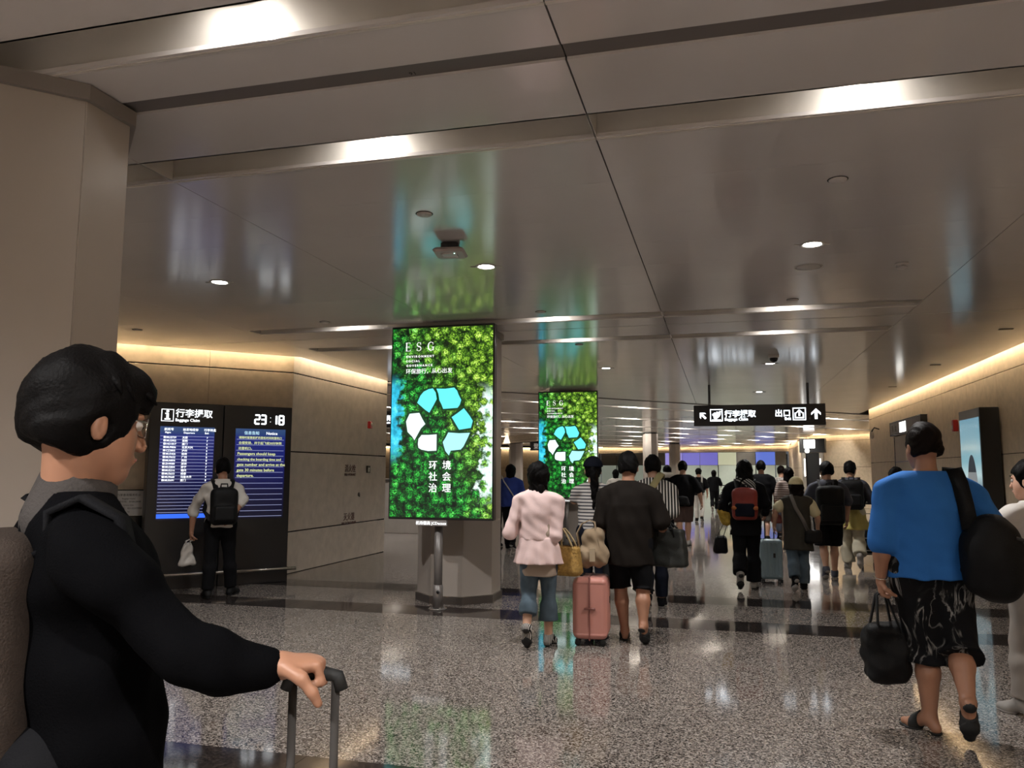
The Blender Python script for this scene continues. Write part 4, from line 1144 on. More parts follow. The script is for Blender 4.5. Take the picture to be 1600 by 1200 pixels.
    def skirt(s, m, z0, z1, r0, r1, name='skirt', fold=.008, depth=.75, seed=4, waves=9, wave=.012):
        c = s.J['pelvis']; k = s.k; lo = V3(-r1*1.3, -r1*1.3, z0-.03)+V3(c[0], c[1], 0); hi = V3(r1*1.3, r1*1.3, z1+.03)+V3(c[0], c[1], 0)
        def f(P):
            q = P-c; t = np.clip((z1-P[..., 2])/(z1-z0), 0, 1); r = r0+(r1-r0)*t
            a = np.arctan2(q[..., 1], q[..., 0]); R = np.hypot(q[..., 0], q[..., 1]/depth)
            d = (R-r-wave*t*np.sin(waves*a+seed))*.8+folds(P, fold, seed=seed)
            return np.maximum(np.maximum(d, z0-P[..., 2]), P[..., 2]-z1)
        return s.part(name, f, lo, hi, m)
    def shoes(s, m, m_sole=None, e=.010, kind='shoe'):
        for S in 'LR':
            an = s.J['an'+S]; lo, hi = bounds([an], .24*s.k)
            if kind == 'shoe':
                o = s.part('shoe', lambda P: np.maximum(s.foot(P, S, e, .012), (P-an)@nrm(V3(0, 0, 1)-s.__dict__['toe'+S]*s.__dict__['toe'+S][2])-.045*s.k), lo, hi, m, min(s.res, .009))
                if m_sole:
                    t = nrm(s.__dict__['toe'+S]); up = nrm(V3(0, 0, 1)-t*t[2])
                    s.part('sole', lambda P: np.maximum(s.foot(P, S, e+.004, .014), (P-an)@up+.066*s.k), lo, hi, m_sole, min(s.res, .008), o)
            else:
                t = nrm(s.__dict__['toe'+S]); up = nrm(V3(0, 0, 1)-t*t[2])
                o = s.part('slipper', lambda P: np.maximum(np.maximum(s.foot(P, S, .013, .018), (P-an)@up+.068*s.k), -1), lo, hi, m, min(s.res, .007))
                c = an+t*.085*s.k
                s.part('strap', lambda P: np.maximum(np.maximum(s.foot(P, S, .010, 0), np.abs((P-c)@t)-.028), (P-an)@(-up)-.078*s.k), lo, hi, m_sole or m, min(s.res, .007), o)
    def hair(s, style='short', m=None, seed=3, vol=1.0):
        m = m or M_hair; k = s.hk; c = s.J['head']; R = s.headR(); J = s.J
        A = lambda x, y, z: c+R@V3(x, y, z)*k
        h = min(s.res, .012) if s.near else s.res*.9
        lo, hi = bounds([c], .2*k)
        def strands(P, a):
            q = (P-c)@R/k
            o = np.sin(q[..., 0]*150+6*np.sin(q[..., 2]*30+seed)+4*np.sin(q[..., 1]*25))
            return 1.3*a*(o+1.1*np.sin(q[..., 0]*62+3*np.sin(q[..., 2]*21+seed)+2.2*np.sin(q[..., 1]*34+1)))
        def cut(P, front=.052, zf=.055, low=-.075):
            q = (P-c)@R/k
            # hairline: the face in front stays bare, sideburns and nape stay covered
            face = np.minimum(q[..., 1]-(front-.55*np.clip(-q[..., 2], -.2, .2)*.6), zf-q[..., 2])
            return face*k, (low-q[..., 2]-.35*np.clip(q[..., 1]+.02, -.2, .2))*k
        if style in ('short', 'crop', 'mop'):
            v = {'short': 1.0, 'crop': .55, 'mop': 1.5}[style]*vol; lowz = {'short': -.060, 'crop': -.055, 'mop': -.075}[style]
            def f(P):
                d = ell(P, A(0, -.016, .030+.004*v), V3(.080+.008*v, .100+.008*v, .100+.009*v)*k, R)
                d = smin(d, ell(P, A(0, -.045, -.015), V3(.074+.005*v, .060+.008*v, .062)*k, R), .03)
                if style == 'mop': d = smin(d, ell(P, A(0, .055, .075), V3(.074, .055, .045)*k, R), .03)
                fc, lw = cut(P, .040 if style != 'mop' else .055, .055 if style != 'mop' else .035, lowz)
                d = np.maximum(d, fc); d = np.maximum(d, lw)
                for x in (-1, 1): d = np.maximum(d, -ell(P, A(x*.088, -.008, -.018), V3(.022, .022, .030)*k, R))
                return d+strands(P, .0022)
            return s.part('hair', f, lo, hi, m, h)
        if style == 'bob':
            def f(P):
                d = ell(P, A(0, -.018, .028), V3(.092, .108, .108)*k, R)
                d = smin(d, flat(P, A(0, -.02, .0), A(0, -.035, -.115), .098*k, .078*k, R[:, 0], .85), .03)
                fc, lw = cut(P, .045, .05, -.17)
                return np.maximum(d, fc)+strands(P, .003)
            lo[2] -= .08*k
            return s.part('hair', f, lo, hi, m, h)
        if style in ('long', 'wide'):
            L = .36 if style == 'long' else .22
            back = s.J['chest']*1.0
            def f(P):
                d = ell(P, A(0, -.018, .028), V3(.092, .108, .108)*k, R)
                d = smin(d, flat(P, A(0, -.03, .0), A(0, -.05, -.13), .098*k, (.10 if style == 'wide' else .085)*k, V3(1, 0, 0), .8), .03)
                d = smin(d, flat(P, A(0, -.05, -.12), A(0, -.085, -L), (.095 if style == 'wide' else .085)*k, .045*k, V3(1, 0, 0), .5), .04)
                fc, lw = cut(P, .045, .05, -.5)
                return np.maximum(d, fc)+strands(P, .004)
            lo[2] -= (L-.1)*k
            return s.part('hair', f, lo, hi, m, h)
        if style == 'ponytail':
            def f(P):
                d = ell(P, A(0, -.016, .026), V3(.084, .104, .102)*k, R)
                d = smin(d, ell(P, A(0, -.05, -.02), V3(.072, .055, .06)*k, R), .03)
                fc, lw = cut(P, .04, .055, -.075); d = np.maximum(d, fc); d = np.maximum(d, lw)
                d = smin(d, cap(P, A(0, -.105, .02), A(.01, -.135, -.05), .030*k, .042*k), .02)
                d = smin(d, cap(P, A(.01, -.135, -.05), A(.02, -.13, -.24), .044*k, .034*k), .02)
                d = smin(d, cap(P, A(.02, -.13, -.24), A(.0, -.13, -.38), .034*k, .012*k), .02)
                return d+strands(P, .004)
            lo[2] -= .28*k; lo[1] -= .03
            return s.part('hair', f, lo, hi, m, h)
        if style == 'bun':
            s.hair('short', m, seed, .9)
            return s.part('hair_bun', lambda P: ell(P, A(.03, -.10, .085), V3(.042, .042, .04)*k, R)+strands(P, .003), lo, hi, m, h)
    def capped(s, m, tilt=0.0, name='cap', brim=1):
        k = s.hk; c = s.J['head']; R = s.headR(); A = lambda x, y, z: c+R@V3(x, y, z)*k
        lo, hi = bounds([c], .26*k)
        def f(P):
            q = (P-c)@R/k
            d = np.maximum(ell(P, A(0, -.014, .032), V3(.103, .122, .119)*k, R), (.036-q[..., 2])*k)
            if brim: d = np.minimum(d, np.maximum(ell(P, A(0, .11, .048), V3(.075, .085, .03)*k, R), (np.abs(q[..., 2]-.045-.0*q[..., 1])-.006)*k))
            return d
        return s.part(name, f, lo, hi, m, min(s.res, .009))
    def face(s):
        k = s.hk; c = s.J['head']; R = s.headR(); A = lambda x, y, z: Vector(c+R@V3(x, y, z)*k)
        for x in (-1, 1):
            e = MB(); p = A(x*.032, .081, .008); e.lathe([(.0001, -.012), (.008, -.009), (.012, 0), (.008, .009), (.0001, .012)], n=12)
            o = e.build('eye', M_eye, s.root); o.matrix_local = Matrix.Translation(p)
            i = MB().lathe([(.0055, -.001), (.0055, .0015), (.002, .003)], n=10).build('iris', M_iris, o)
            f3 = Matrix(np.stack([R[:, 0], R[:, 2], R[:, 1]], 1).tolist()); i.matrix_local = (Matrix.Translation(Vector(R[:, 1])*.0105) @ f3.to_4x4())
            b = MB().tube([A(x*.015, .094, .034), A(x*.032, .094, .040), A(x*.052, .083, .034)], [.003, .0036, .002], 6).build('eyebrow', M_hair, s.root)
        MB().tube([A(-.022, .092, -.062), A(-.008, .099, -.059), A(.008, .099, -.059), A(.022, .092, -.062)], [.002, .0045, .0045, .002], 6).build('lips', M_lip, s.root)
# ------------------------------------------------------------------ cloth and leather
M_blackcloth = mat('black cloth', (.0045, .0045, .0055), .85, var=.15, bump=.25, bscale=220)
M_navy = mat('navy cloth', (.006, .0075, .014), .85, var=.15, bump=.25, bscale=220)
M_darkbrown = mat('dark brown linen', (.010, .0075, .006), .85, var=.15, bump=.25, bscale=220)
M_white_shirt = mat('white shirt cloth', 'c4bfb9', .8, var=.05, bump=.2, bscale=200)
M_pinkcloth = mat('pale pink cloth', 'd6bcb9', .8, var=.05, bump=.25, bscale=180)
M_beige = mat('beige cloth', '9a8a7c', .85, var=.06, bump=.2, bscale=200)
M_denim = mat('washed denim', '4d5a64', .85, var=.22, vscale=9, bump=.35, bscale=260)
M_bluetee = mat('blue jersey', '2f69b0', .8, var=.08, vscale=5, bump=.2, bscale=240)
M_greycloth = mat('grey cloth', '4a4c55', .85, var=.12, bump=.25, bscale=220)
M_darkgrey = mat('dark olive grey cloth', '38352f', .85, var=.12, bump=.25, bscale=220)
M_cream = mat('cream cloth', 'c9bf9c', .8, var=.06, bump=.2, bscale=200)
M_yellow = mat('pale yellow cloth', 'a79a5c', .8, var=.10, bump=.2, bscale=200)
M_offwhite = mat('off white trousers', 'aaa390', .8, var=.08, bump=.2, bscale=200)
M_royal = mat('blue violet knit', '2b3a78', .85, var=.10, bump=.3, bscale=160)
M_sole = mat('pale rubber sole', '8d8883', .6, var=.05)
M_blksole = mat('black rubber', (.006, .006, .006), .7, var=.1)
M_blackbag = mat('black nylon', (.004, .004, .0045), .6, var=.2, vscale=20, bump=.3, bscale=200, spec=.2)
M_tan = mat('khaki canvas', '8c7a64', .85, var=.12, vscale=12, bump=.35, bscale=260)
M_web = mat('grey webbing', '3a3735', .8, var=.1)
M_chrome = mat('bright steel', 'b8b2ab', .2)

def marbled():
    m = bpy.data.materials.new('black cloth with white streaks'); m.use_nodes = True
    nt = m.node_tree; b = nt.nodes['Principled BSDF']; b.inputs['Roughness'].default_value = .85
    tc = nt.nodes.new('ShaderNodeTexCoord'); mp = nt.nodes.new('ShaderNodeMapping'); mp.inputs['Scale'].default_value = (2.2, 2.2, .8); mp.inputs['Rotation'].default_value = (.3, .5, .2)
    n = nt.nodes.new('ShaderNodeTexNoise'); n.inputs['Scale'].default_value = 4.2; n.inputs['Detail'].default_value = 5; n.inputs['Distortion'].default_value = 1.5
    r = nt.nodes.new('ShaderNodeValToRGB'); e = r.color_ramp.elements
    e[0].position = .44; e[0].color = (.006, .006, .007, 1); e[1].position = .545; e[1].color = (.006, .006, .007, 1)
    q = e.new(.50); q.color = (*srgb('8f8c89'), 1); q = e.new(.475); q.color = (.02, .02, .02, 1)
    b.inputs['Specular IOR Level'].default_value = .12
    nt.links.new(tc.outputs['Object'], mp.inputs[0]); nt.links.new(mp.outputs[0], n.inputs['Vector']); nt.links.new(n.outputs['Fac'], r.inputs['Fac'])
    n2 = nt.nodes.new('ShaderNodeTexNoise'); n2.inputs['Scale'].default_value = 7; n2.inputs['Detail'].default_value = 2; nt.links.new(tc.outputs['Object'], n2.inputs['Vector'])
    r2 = nt.nodes.new('ShaderNodeValToRGB'); r2.color_ramp.elements[0].position = .45; r2.color_ramp.elements[1].position = .62; nt.links.new(n2.outputs['Fac'], r2.inputs['Fac'])
    mx = nt.nodes.new('ShaderNodeMix'); mx.data_type = 'RGBA'; mx.inputs['A'].default_value = (.006, .006, .007, 1)
    nt.links.new(r2.outputs['Color'], mx.inputs['Factor']); nt.links.new(r.outputs['Color'], mx.inputs['B']); nt.links.new(mx.outputs['Result'], b.inputs['Base Color'])
    return m
M_marble = marbled()
M_stripe_v = stripes('black and white vertical stripes', '161514', 'c9c4bd', 9.5, 'X')
M_stripe_h = stripes('white shirt with dark stripes', '4b4a50', 'c2bdb8', 9, 'Z', width=.38)
M_stripe_s = stripes('pale striped knit', '6e5a55', 'b8aaa2', 7, 'Z', width=.4)
M_print = mat('white printed cloth', 'b9b4ae', .8, var=.5, vscale=26)
M_zebra = stripes('striped shoe cloth', '0d0d0d', 'b5b0aa', 26, 'X', width=.55)

# ------------------------------------------------------------------ bags
def carry(p, name, label, cat, loc, rz=0.0, group=None):
    """a bag's own root at a point given in the carrier's frame"""
    c, n = math.cos(p.rz), math.sin(p.rz)
    return thing(name, label, cat, (p.X+loc[0]*c-loc[1]*n, p.Y+loc[0]*n+loc[1]*c, loc[2]), p.rz+rz, group)
def backpack(p, label, m, size=(.15, .075, .22), z=1.13, m2=None, strap=None, tilt=.0, res=.012, pocket=True, name='backpack', off=0.0, long=True):
    k = p.k; J = p.J
    by = -(.13+.02*(p.w-1))*k-size[1]+off
    t = carry(p, name, label, 'backpack', (J['chest'][0], J['chest'][1]+by, z*k))
    w, d, h = size
    def f(P):
        q = rbox(P, (0, 0, 0), (w, d, h), None, min(d*.9, .06))
        q = smin(q, ell(P, (0, -.0, h*.62), (w*.96, d*1.0, h*.45)), .03)
        q = smin(q, ell(P, (0, -d*.35, -h*.35), (w*.95, d*.95, h*.55)), .03)
        return q+folds(P, .004, seed=5)
    solid('bag_body', f, V3(-w-.05, -d-.08, -h-.06), V3(w+.05, d+.05, h+.12), res, m, t)
    if pocket:
        solid('front_pocket', lambda P: rbox(P, (0, -d*1.05, -h*.36), (w*.78, d*.42, h*.42), None, .025)+folds(P, .003, seed=8), V3(-w, -d*1.05-.09, -h-.03), V3(w, -d*.4, h*.3), res, m2 or m, t)
    s = MB()
    sh = J['chest']
    for S, x in (('L', -1), ('R', 1)):
        q = J['sh'+S]*.62+J['neck']*.38; o = V3(J['chest'][0], J['chest'][1]+by, z*k)
        top = q+V3(0, 0, .040*k+.010)-o
        pts = [V3(x*w*.5, d*.6, h*.8), V3(x*w*.55, d+.02, h*.95)*1.0, top+V3(0, -.055, -.012), top+V3(0, .0, .012), top+V3(0, .075, -.03), top+V3(x*.02, .105, -.12), top+V3(x*.045, .10, -.24), top+V3(x*.08, .02, -.36), V3(x*w*.9, d*.5, -h*.75)]
        s.strap(pts if long else pts[:6], .058, .014, (1, 0, 0))
    s.build('shoulder_straps', strap or m2 or m, t)
    MB().tube([(-.04, d*.4, h*1.0), (-.035, d*.4, h*1.0+.05), (.035, d*.4, h*1.0+.05), (.04, d*.4, h*1.0)], .009, 8).build('grab_handle', strap or m2 or m, t)
    z_ = MB().tube([V3(w*.9*math.sin(a), -d*.55, h*.55+h*.45*math.cos(a)*.9) for a in np.linspace(-1.4, 1.4, 12)], .005, 6)
    z_.build('zip', M_web, t)
    return t
def hand_bag(p, S, name, label, cat, size, m, drop=.14, m2=None, seed=3, taper=.75, res=.011, handles=True, sag=.01, hollow=False, shift=(0, 0, 0), rz=0.0, grip=None, droop=None):
    """an open bag hanging by two handles from a hand"""
    g = grip if grip is not None else p.J['wr'+S]+nrm(p.J['wr'+S]-p.J['el'+S])*.075*p.k
    g = np.asarray(g, float); w, d, h = size
    t = carry(p, name, label, cat, (g[0]+shift[0], g[1]+shift[1], g[2]-drop-h*2+shift[2]), rz)
    def f(P):
        u = np.clip(P[..., 2]/(2*h), 0, 1); sx = 1-(1-taper)*u
        Q = P.copy(); Q[..., 0] = P[..., 0]/sx; Q[..., 1] = P[..., 1]/(1-(1-taper)*.8*u)
        q = rbox(Q, (0, 0, h), (w, d, h), None, min(.05, d*.8))*.85
        hol = rbox(Q, (0, 0, h*1.45), (w-.014, d-.014, h*.85), None, .02)*.85
        q = q+folds(P, sag, seed=seed)
        return np.maximum(q, -hol) if hollow else q
    solid('bag_body', f, V3(-w-.05, -d-.05, -.03), V3(w+.05, d+.05, 2*h+.05), res, m, t)
    if handles:
        for yy in (-1, 1):
            pts = [(-w*taper*.55, yy*d*.75, h*1.75), (-w*taper*.5, yy*d*.72, h*2.0)]
            gx, gy = -shift[0], -shift[1]
            top = 2*h+drop-shift[2]
            pts += [(gx-.028, gy+yy*.012, top-.02), (gx, gy+yy*.010, top+.002), (gx+.028, gy+yy*.012, top-.02), (w*taper*.5, yy*d*.72, h*2.0), (w*taper*.55, yy*d*.75, h*1.75)]
            MB().strap(pts, .024, .008, (0, 1, 0)).build('handle', m2 or m, t)
    return t
def suitcase(loc, rz, label, m, size=(.19, .115, .27), m2=None, handle=None, z0=.055, name='suitcase'):
    w, d, h = size
    t = thing(name, label, 'suitcase', loc, rz)
    zc = z0+h
    sh = solid('shell', lambda P: rbox(P, (0, 0, zc), (w, d, h), None, .05)-.0045*np.clip(np.sin(P[..., 0]*2*math.pi/.055)*3, -1, 1)*(np.abs(P[..., 2]-zc) < h-.05), V3(-w-.02, -d-.02, z0-.02), V3(w+.02, d+.02, zc+h+.02), .008, m, t)
    MB().prism([(d*.07*0+.004+px, pz) for px, pz in ((-.006, z0-.003), (.006, z0-.003), (.006, zc+h+.003), (-.006, zc+h+.003))], -w-.002, w+.002, 'x').build('zip_seam', m2 or M_web, t)
    for sx in (-1, 1):
        for sy in (-1, 1):
            c = MB().box((sx*w*.8, sy*d*.72, z0-.012), (.045, .045, .03), 0, .006).build('caster', M_blksole, t)
            for q in (-.011, .011):
                MB().lathe([(.012, -.008), (.026, -.007), (.027, 0), (.026, .007), (.012, .008)], n=14).build('wheel', M_blksole, c).matrix_local = Matrix.Translation((sx*w*.8+q, sy*d*.72, .0275)) @ Matrix.Rotation(math.pi/2, 4, 'Y')
    for q in (-w*.5, w*.5): MB().box((q*0+ (w+.004)*(1 if q > 0 else -1), 0, zc), (.012, .10, .018), 0, .004).build('side_handle', m2 or M_web, t)
    MB().box((.03, -d-.004, zc+h*.2), (.03, .008, .06), 0, .002).build('lock', M_web, t)
    if handle:
        hx, hz = handle
        for q in (-hx, hx): MB().tube([(q, d*.55, zc+h-.05), (q, d*.55, hz-.012)], .0085, 8).build('pole', M_chrome if m2 is None else M_web, t)
        MB().tube([(-hx-.012, d*.55, hz-.03), (-hx-.004, d*.55, hz-.004), (-hx+.02, d*.55, hz), (hx-.02, d*.55, hz), (hx+.004, d*.55, hz-.004), (hx+.012, d*.55, hz-.03)], .014, 10).build('grip', M_blksole, t)
    else:
        MB().box((0, d*.55, zc+h+.006), (.2, .03, .012), 0, .004).build('grip', M_blksole, t)
    return t

# ------------------------------------------------------------------ the people
# 1 young man crossing close by on the left
p = Person('young man in black walking across at the left edge with a trolley handle', -1.34, 1.44, math.radians(-66), 1.72, .92, 'tan', .011, True)
p.walk('R', .2, .06)
p.look = nrm(V3(-.85, 1, -.17))
p.set(head=p.at(140, 662), neck=p.at(110, 775))
p.J['chest'] += V3(0, .03, 0); p.J['waist'] += V3(0, .05, 0); p.J['pelvis'] += V3(0, .05, 0); p.J['shR'] = p.at(140, 862, -.14); p.J['shL'] = p.at(75, 825, .17)
p.set(elR=p.at(292, 1030, -.10), wrR=p.at(425, 1041, -.02), elL=V3(-.25, -.02, 1.10), wrL=V3(-.22, -.03, .86))
p.handR = dict(dir=nrm(p.at(478, 1036, .02)-p.J['wrR']), palm=(0, 0, -1), curl=1.05)
p.build_body().face()
p.top(mat('jet black cloth', (.0022, .0022, .0027), .9, var=.15, bump=.25, bscale=220, spec=.03), .80, 1.92, .022, 'jacket', .010, .8, 0, .78, 0, 11, ee=.012)
ck_, kk = p.J['neck'], p.J['head']
p.part('collar', lambda P: np.maximum(cap(P, ck_+V3(0, .0, -.05), ck_+V3(0, .02, .055), .094, .074), P[..., 2]-ck_[2]-.052-.25*(-(P[..., 1]-ck_[1]))), ck_-.2, ck_+.2, mat('grey knit collar', '3f3b39', .85, var=.1, bump=.3, bscale=160))
p.bottoms(M_blackcloth, 1.92); p.shoes(M_blackcloth, M_sole)
p.hair('mop', M_hair, 3, 1.25)
for i in range(46):
    a_, b_ = rng.uniform(0, 2*math.pi), rng.uniform(.1, 1.15)
    if i == 0: lk_ = MB()
    dv = V3(math.sin(b_)*math.cos(a_), math.sin(b_)*math.sin(a_), math.cos(b_)); c0 = p.J['head']+p.headR()@(V3(0, -.01, .035)+dv*V3(.085, .107, .100))*p.hk
    tg = p.headR()@nrm(V3(dv[0]*.5+rng.uniform(-.3, .3), abs(dv[1])*.9+.25, -.55))
    n_v = p.headR()@dv
    lk_.tube([c0-tg*.03-n_v*.012, c0+n_v*.004, c0+tg*.03+n_v*.004, c0+tg*.055-n_v*.004], [.007, .011, .009, .002], 5)
lk_.build('hair_locks', M_hair, p.root, kind='stuff')
R_ = p.headR(); A_ = lambda x, y, z: Vector(p.J['head']+R_@V3(x, y, z)*p.k)
g = MB()
for x in (-1, 1):
    g.tube([A_(x*.032+.026*math.cos(a), .108-.012*abs(math.cos(a)), .006+.021*math.sin(a)) for a in np.linspace(0, 2*math.pi, 17)], .0022, 6)
    g.tube([A_(x*.058, .094, .016), A_(x*.074, .06, .016), A_(x*.084, -.008, .016), A_(x*.082, -.022, -.002)], .0022, 6)
g.tube([A_(-.008, .110, .010), A_(0, .113, .014), A_(.008, .110, .010)], .002, 6)
g.build('glasses', mat('silver frame', 'c9c4be', .15, metal=1, var=0), p.root)
YM = p
bp = backpack(p, 'grey brown backpack on the young man at the left edge', mat('grey brown canvas', '332b26', .8, var=.15, vscale=14, bump=.4, bscale=220), (.17, .10, .25), 1.10, strap=M_blackcloth, res=.010, off=.07, long=False)
hp = p.J['wrR']+np.asarray(p.handR['dir'])*.082
c_, n_ = math.cos(p.rz), math.sin(p.rz); hw = (p.X+hp[0]*c_-hp[1]*n_, p.Y+hp[0]*n_+hp[1]*c_, hp[2])
sr = math.radians(-68+90-8)
suitcase((hw[0]+.063*math.sin(sr), hw[1]-.063*math.cos(sr), 0), sr, 'grey trolley case whose two poles the young man in black holds', mat('grey shell', '3d3b3a', .4, var=.05), (.2, .115, .28), M_web, (.042, hw[2]-.022))

# 2 man reading the board
p = Person('man with black backpack and white shirt reading the information board', -5.86, 8.50, math.radians(42), 1.64, 1.0, 'tan', .013, True)
p.set(elR=p.at(379, 779, .05), wrR=p.at(361, 812, -.10), elL=p.at(303, 795, -.05), wrL=p.at(299, 832, -.05), anR=V3(.16, .10, .085), knR=V3(.125, .07, .47), anL=V3(-.12, -.05, .085), knL=V3(-.105, -.01, .47))
p.toeR = nrm(V3(.6, .8, 0)); p.handR = dict(dir=(-.8, -.2, -.35), palm=(0, 1, 0), curl=.8); p.handL = dict(dir=(0, .05, -1), palm=(1, 0, 0), curl=1.0)
p.build_body(); p.look = nrm(V3(0, 1, -.1))
p.top(M_white_shirt, .86, 1.18, .022, 'shirt', .010, .6, 0, .72, .02, 21); p.bottoms(M_blackcloth, 1.95, .018, .014); p.shoes(M_blackbag, M_blksole); p.hair('short')
backpack(p, 'black backpack on the man reading the information board', M_blackbag, (.150, .085, .215), 1.12, res=.013)
hand_bag(p, 'L', 'plastic_bag', 'white plastic carrier bag held by the man at the information board', 'bag', (.10, .05, .145), mat('white plastic film', 'b0aaa3', .45, var=.06, bump=.3, bscale=40), .03, None, 5, .45, sag=.022, shift=(-.03, 0, 0))

# 3 woman in the pink jacket
p = Person('woman in pale pink jacket and cropped jeans beside the pink suitcase', -1.57, 6.89, math.radians(2), 1.58, .84, 'warm', .011, True)
p.walk('R', .12, .12)
p.set(elL=p.at(797, 833, -.06), wrL=p.at(812, 812, .16), elR=p.at(868, 836, -.04), wrR=p.at(868, 822, .18))
p.handR = dict(dir=(-.2, 1, .2), palm=(-1, 0, 0), curl=.6); p.handL = dict(dir=(.3, 1, .3), palm=(1, 0, 0), curl=.7)
p.build_body()
p.top(M_beige, .655, 0, .016, 'tunic', .006, 1.0, .012, .70, 0, 31)
jk = p.top(M_pinkcloth, .985, 1.72, .024, 'jacket', .009, .7, 0, .76, .035, 32)
p.skirt(M_pinkcloth, .745*p.k+.02, .99*p.k+.02, .160, .215, 'peplum', .005, .78, 2, 10, .014)
p.bottoms(M_denim, 1.62, .018, .022, 'cropped_jeans', .007, waist=.90); p.shoes(M_zebra, M_blksole, .008); p.hair('bob', M_hair, 2)
p.part('hair_tail', lambda P: cap(P, p.J['head']+V3(.03, -.07, -.09), p.J['head']+V3(.035, -.085, -.22), .035, .02), p.J['head']-.32, p.J['head']+.15, M_hair)
bk = carry(p, 'basket_bag', 'yellow woven basket bag on the arm of the woman in pink', 'bag', (.24, .10, .60), -.25)
def fbk(P):
    u = np.clip(P[..., 2]/.30, 0, 1); sx = 1.12-.32*u-.35*np.clip(.12-u, 0, 1)
    Q = P.copy(); Q[..., 0] = P[..., 0]/sx; Q[..., 1] = P[..., 1]/sx
    d = rbox(Q, (0, 0, .14), (.125, .075, .14), None, .05)*.8
    d = np.maximum(d, -rbox(Q, (0, 0, .24), (.112, .062, .18), None, .04)*.8)
    return d+.0028*np.sin(P[..., 2]*300)*np.sin((P[..., 0]+P[..., 1])*300)
solid('bag_body', fbk, V3(-.17, -.12, -.02), V3(.17, .12, .32), .008, mat('yellow straw', '9c7a3c', .75, var=.25, vscale=40, bump=.5, bscale=180), bk)
solid('lining', lambda P: rbox(P, (0, 0, .20), (.088, .048, .05), None, .03)+folds(P, .008), V3(-.13, -.09, .12), V3(.13, .09, .28), .012, mat('rust cloth', '6e3a1c', .8, var=.15), bk)
for y in (-.045, .045):
    MB().tube([(-.07, y, .24), (-.075, y, .29), (-.07, y*.7, .36), (-.06, y*.5, .40), (-.03, y*.5, .405), (.0, y*.7, .37), (.05, y, .29), (.07, y, .24)], .0085, 8).build('handle', mat('cream cord', 'b9a47c', .7, var=.1), bk)

# 4 heavy man in dark shirt
p = Person('heavyset man in dark brown shirt and black shorts behind the pink suitcase', -.83, 7.33, math.radians(0), 1.67, 1.32, 'tan', .011, True)
p.walk('L', .10, .09)
p.J['anR'][0] = .13; p.J['knR'][0] = .12; p.J['anL'][0] = -.055; p.J['knL'][0] = -.09
p.set(elL=p.at(941, 815, -.02), wrL=p.at(937, 850, .02), elR=p.at(1033, 814, 0), wrR=p.at(1038, 838, .16))
p.handL = dict(dir=(.0, -.1, -1), palm=(1, 0, 0), curl=.95); p.handR = dict(dir=(.1, .2, -1), palm=(-1, 0, 0), curl=1.0)
p.build_body()
p.top(M_darkbrown, .69, .98, .028, 'shirt', .009, .85, .015, .78, .02, 41, ee=.030); p.bottoms(M_blackcloth, 1.04, .026, .022, 'shorts', .006); p.hair('short', M_hair, 5, 1.1)
p.shoes(M_blksole, M_blksole, kind='slipper')
DK = p
g_ = p.at(941, 850, -.10)
tb = carry(p, 'tote_bag', 'khaki canvas tote bag resting on top of the pink suitcase', 'bag', (p.at(925, 918, -.12)[0], p.at(925, 918, -.12)[1], .655), .1)
def ftote(P):
    u = np.clip(P[..., 2]/.36, 0, 1); sx = 1.1-.55*u**1.3
    Q = P.copy(); Q[..., 0] = (P[..., 0]-.03*u)/sx; Q[..., 1] = P[..., 1]/(1.05-.5*u)
    return smin(rbox(Q, (0, 0, .17), (.135, .085, .17), None, .06)*.7, ell(P, (-.08, -.02, .09), (.10, .09, .09)), .03)+folds(P, .018, 1.1, 77)
solid('bag_body', ftote, V3(-.24, -.16, -.03), V3(.24, .16, .42), .009, M_tan, tb)
for y in (-.035, .03):
    MB().strap([(-.11, y*1.6, .19), (-.13, y*1.2, .30), (-.085, y, .385), (-.02, y*.6, .415), (.03, y*.6, .40), (.045, y, .30), (.075, y*1.6, .18)], .030, .008, (.3, 1, 0)).build('handle', M_tan, tb)
MB().box((.01, -.105, .12), (.05, .006, .12), .1, .002).build('label_patch', mat('pale webbing', 'a3937c', .8, var=.1), tb)
sc_ = suitcase((-1.155, 7.22, 0), math.pi/2+.06, 'pink hard-shell suitcase with khaki tote on top', mat('pink shell', 'bd8277', .28, var=.03, coat=.3), (.19, .150, .265), mat('pink seam', '7e4a42', .5, var=0))
bb = carry(p, 'square_bag', 'big flat black bag in the right hand of the man in dark shirt', 'bag', (p.at(1046, 880, .12)[0], p.at(1046, 880, .12)[1], .655), -.25)
solid('bag_body', lambda P: rbox(P/np.stack([1.1-.6*np.clip(P[..., 2], 0, .4), np.ones(len(P)), np.ones(len(P))], -1), (0, 0, .17), (.155, .07, .17), None, .03)*.85+folds(P, .006, seed=9), V3(-.22, -.12, -.03), V3(.22, .12, .37), .011, mat('dark green black nylon', '171916', .55, var=.15, bump=.3, bscale=160), bb)
for y in (-.03, .03): MB().strap([(-.08, y*2, .27), (-.075, y*2, .34), (-.03, y, .40), (.0, y, .40), (.06, y*2, .34), (.07, y*2, .27)], .03, .008, (0, 1, 0)).build('handle', M_blackbag, bb)

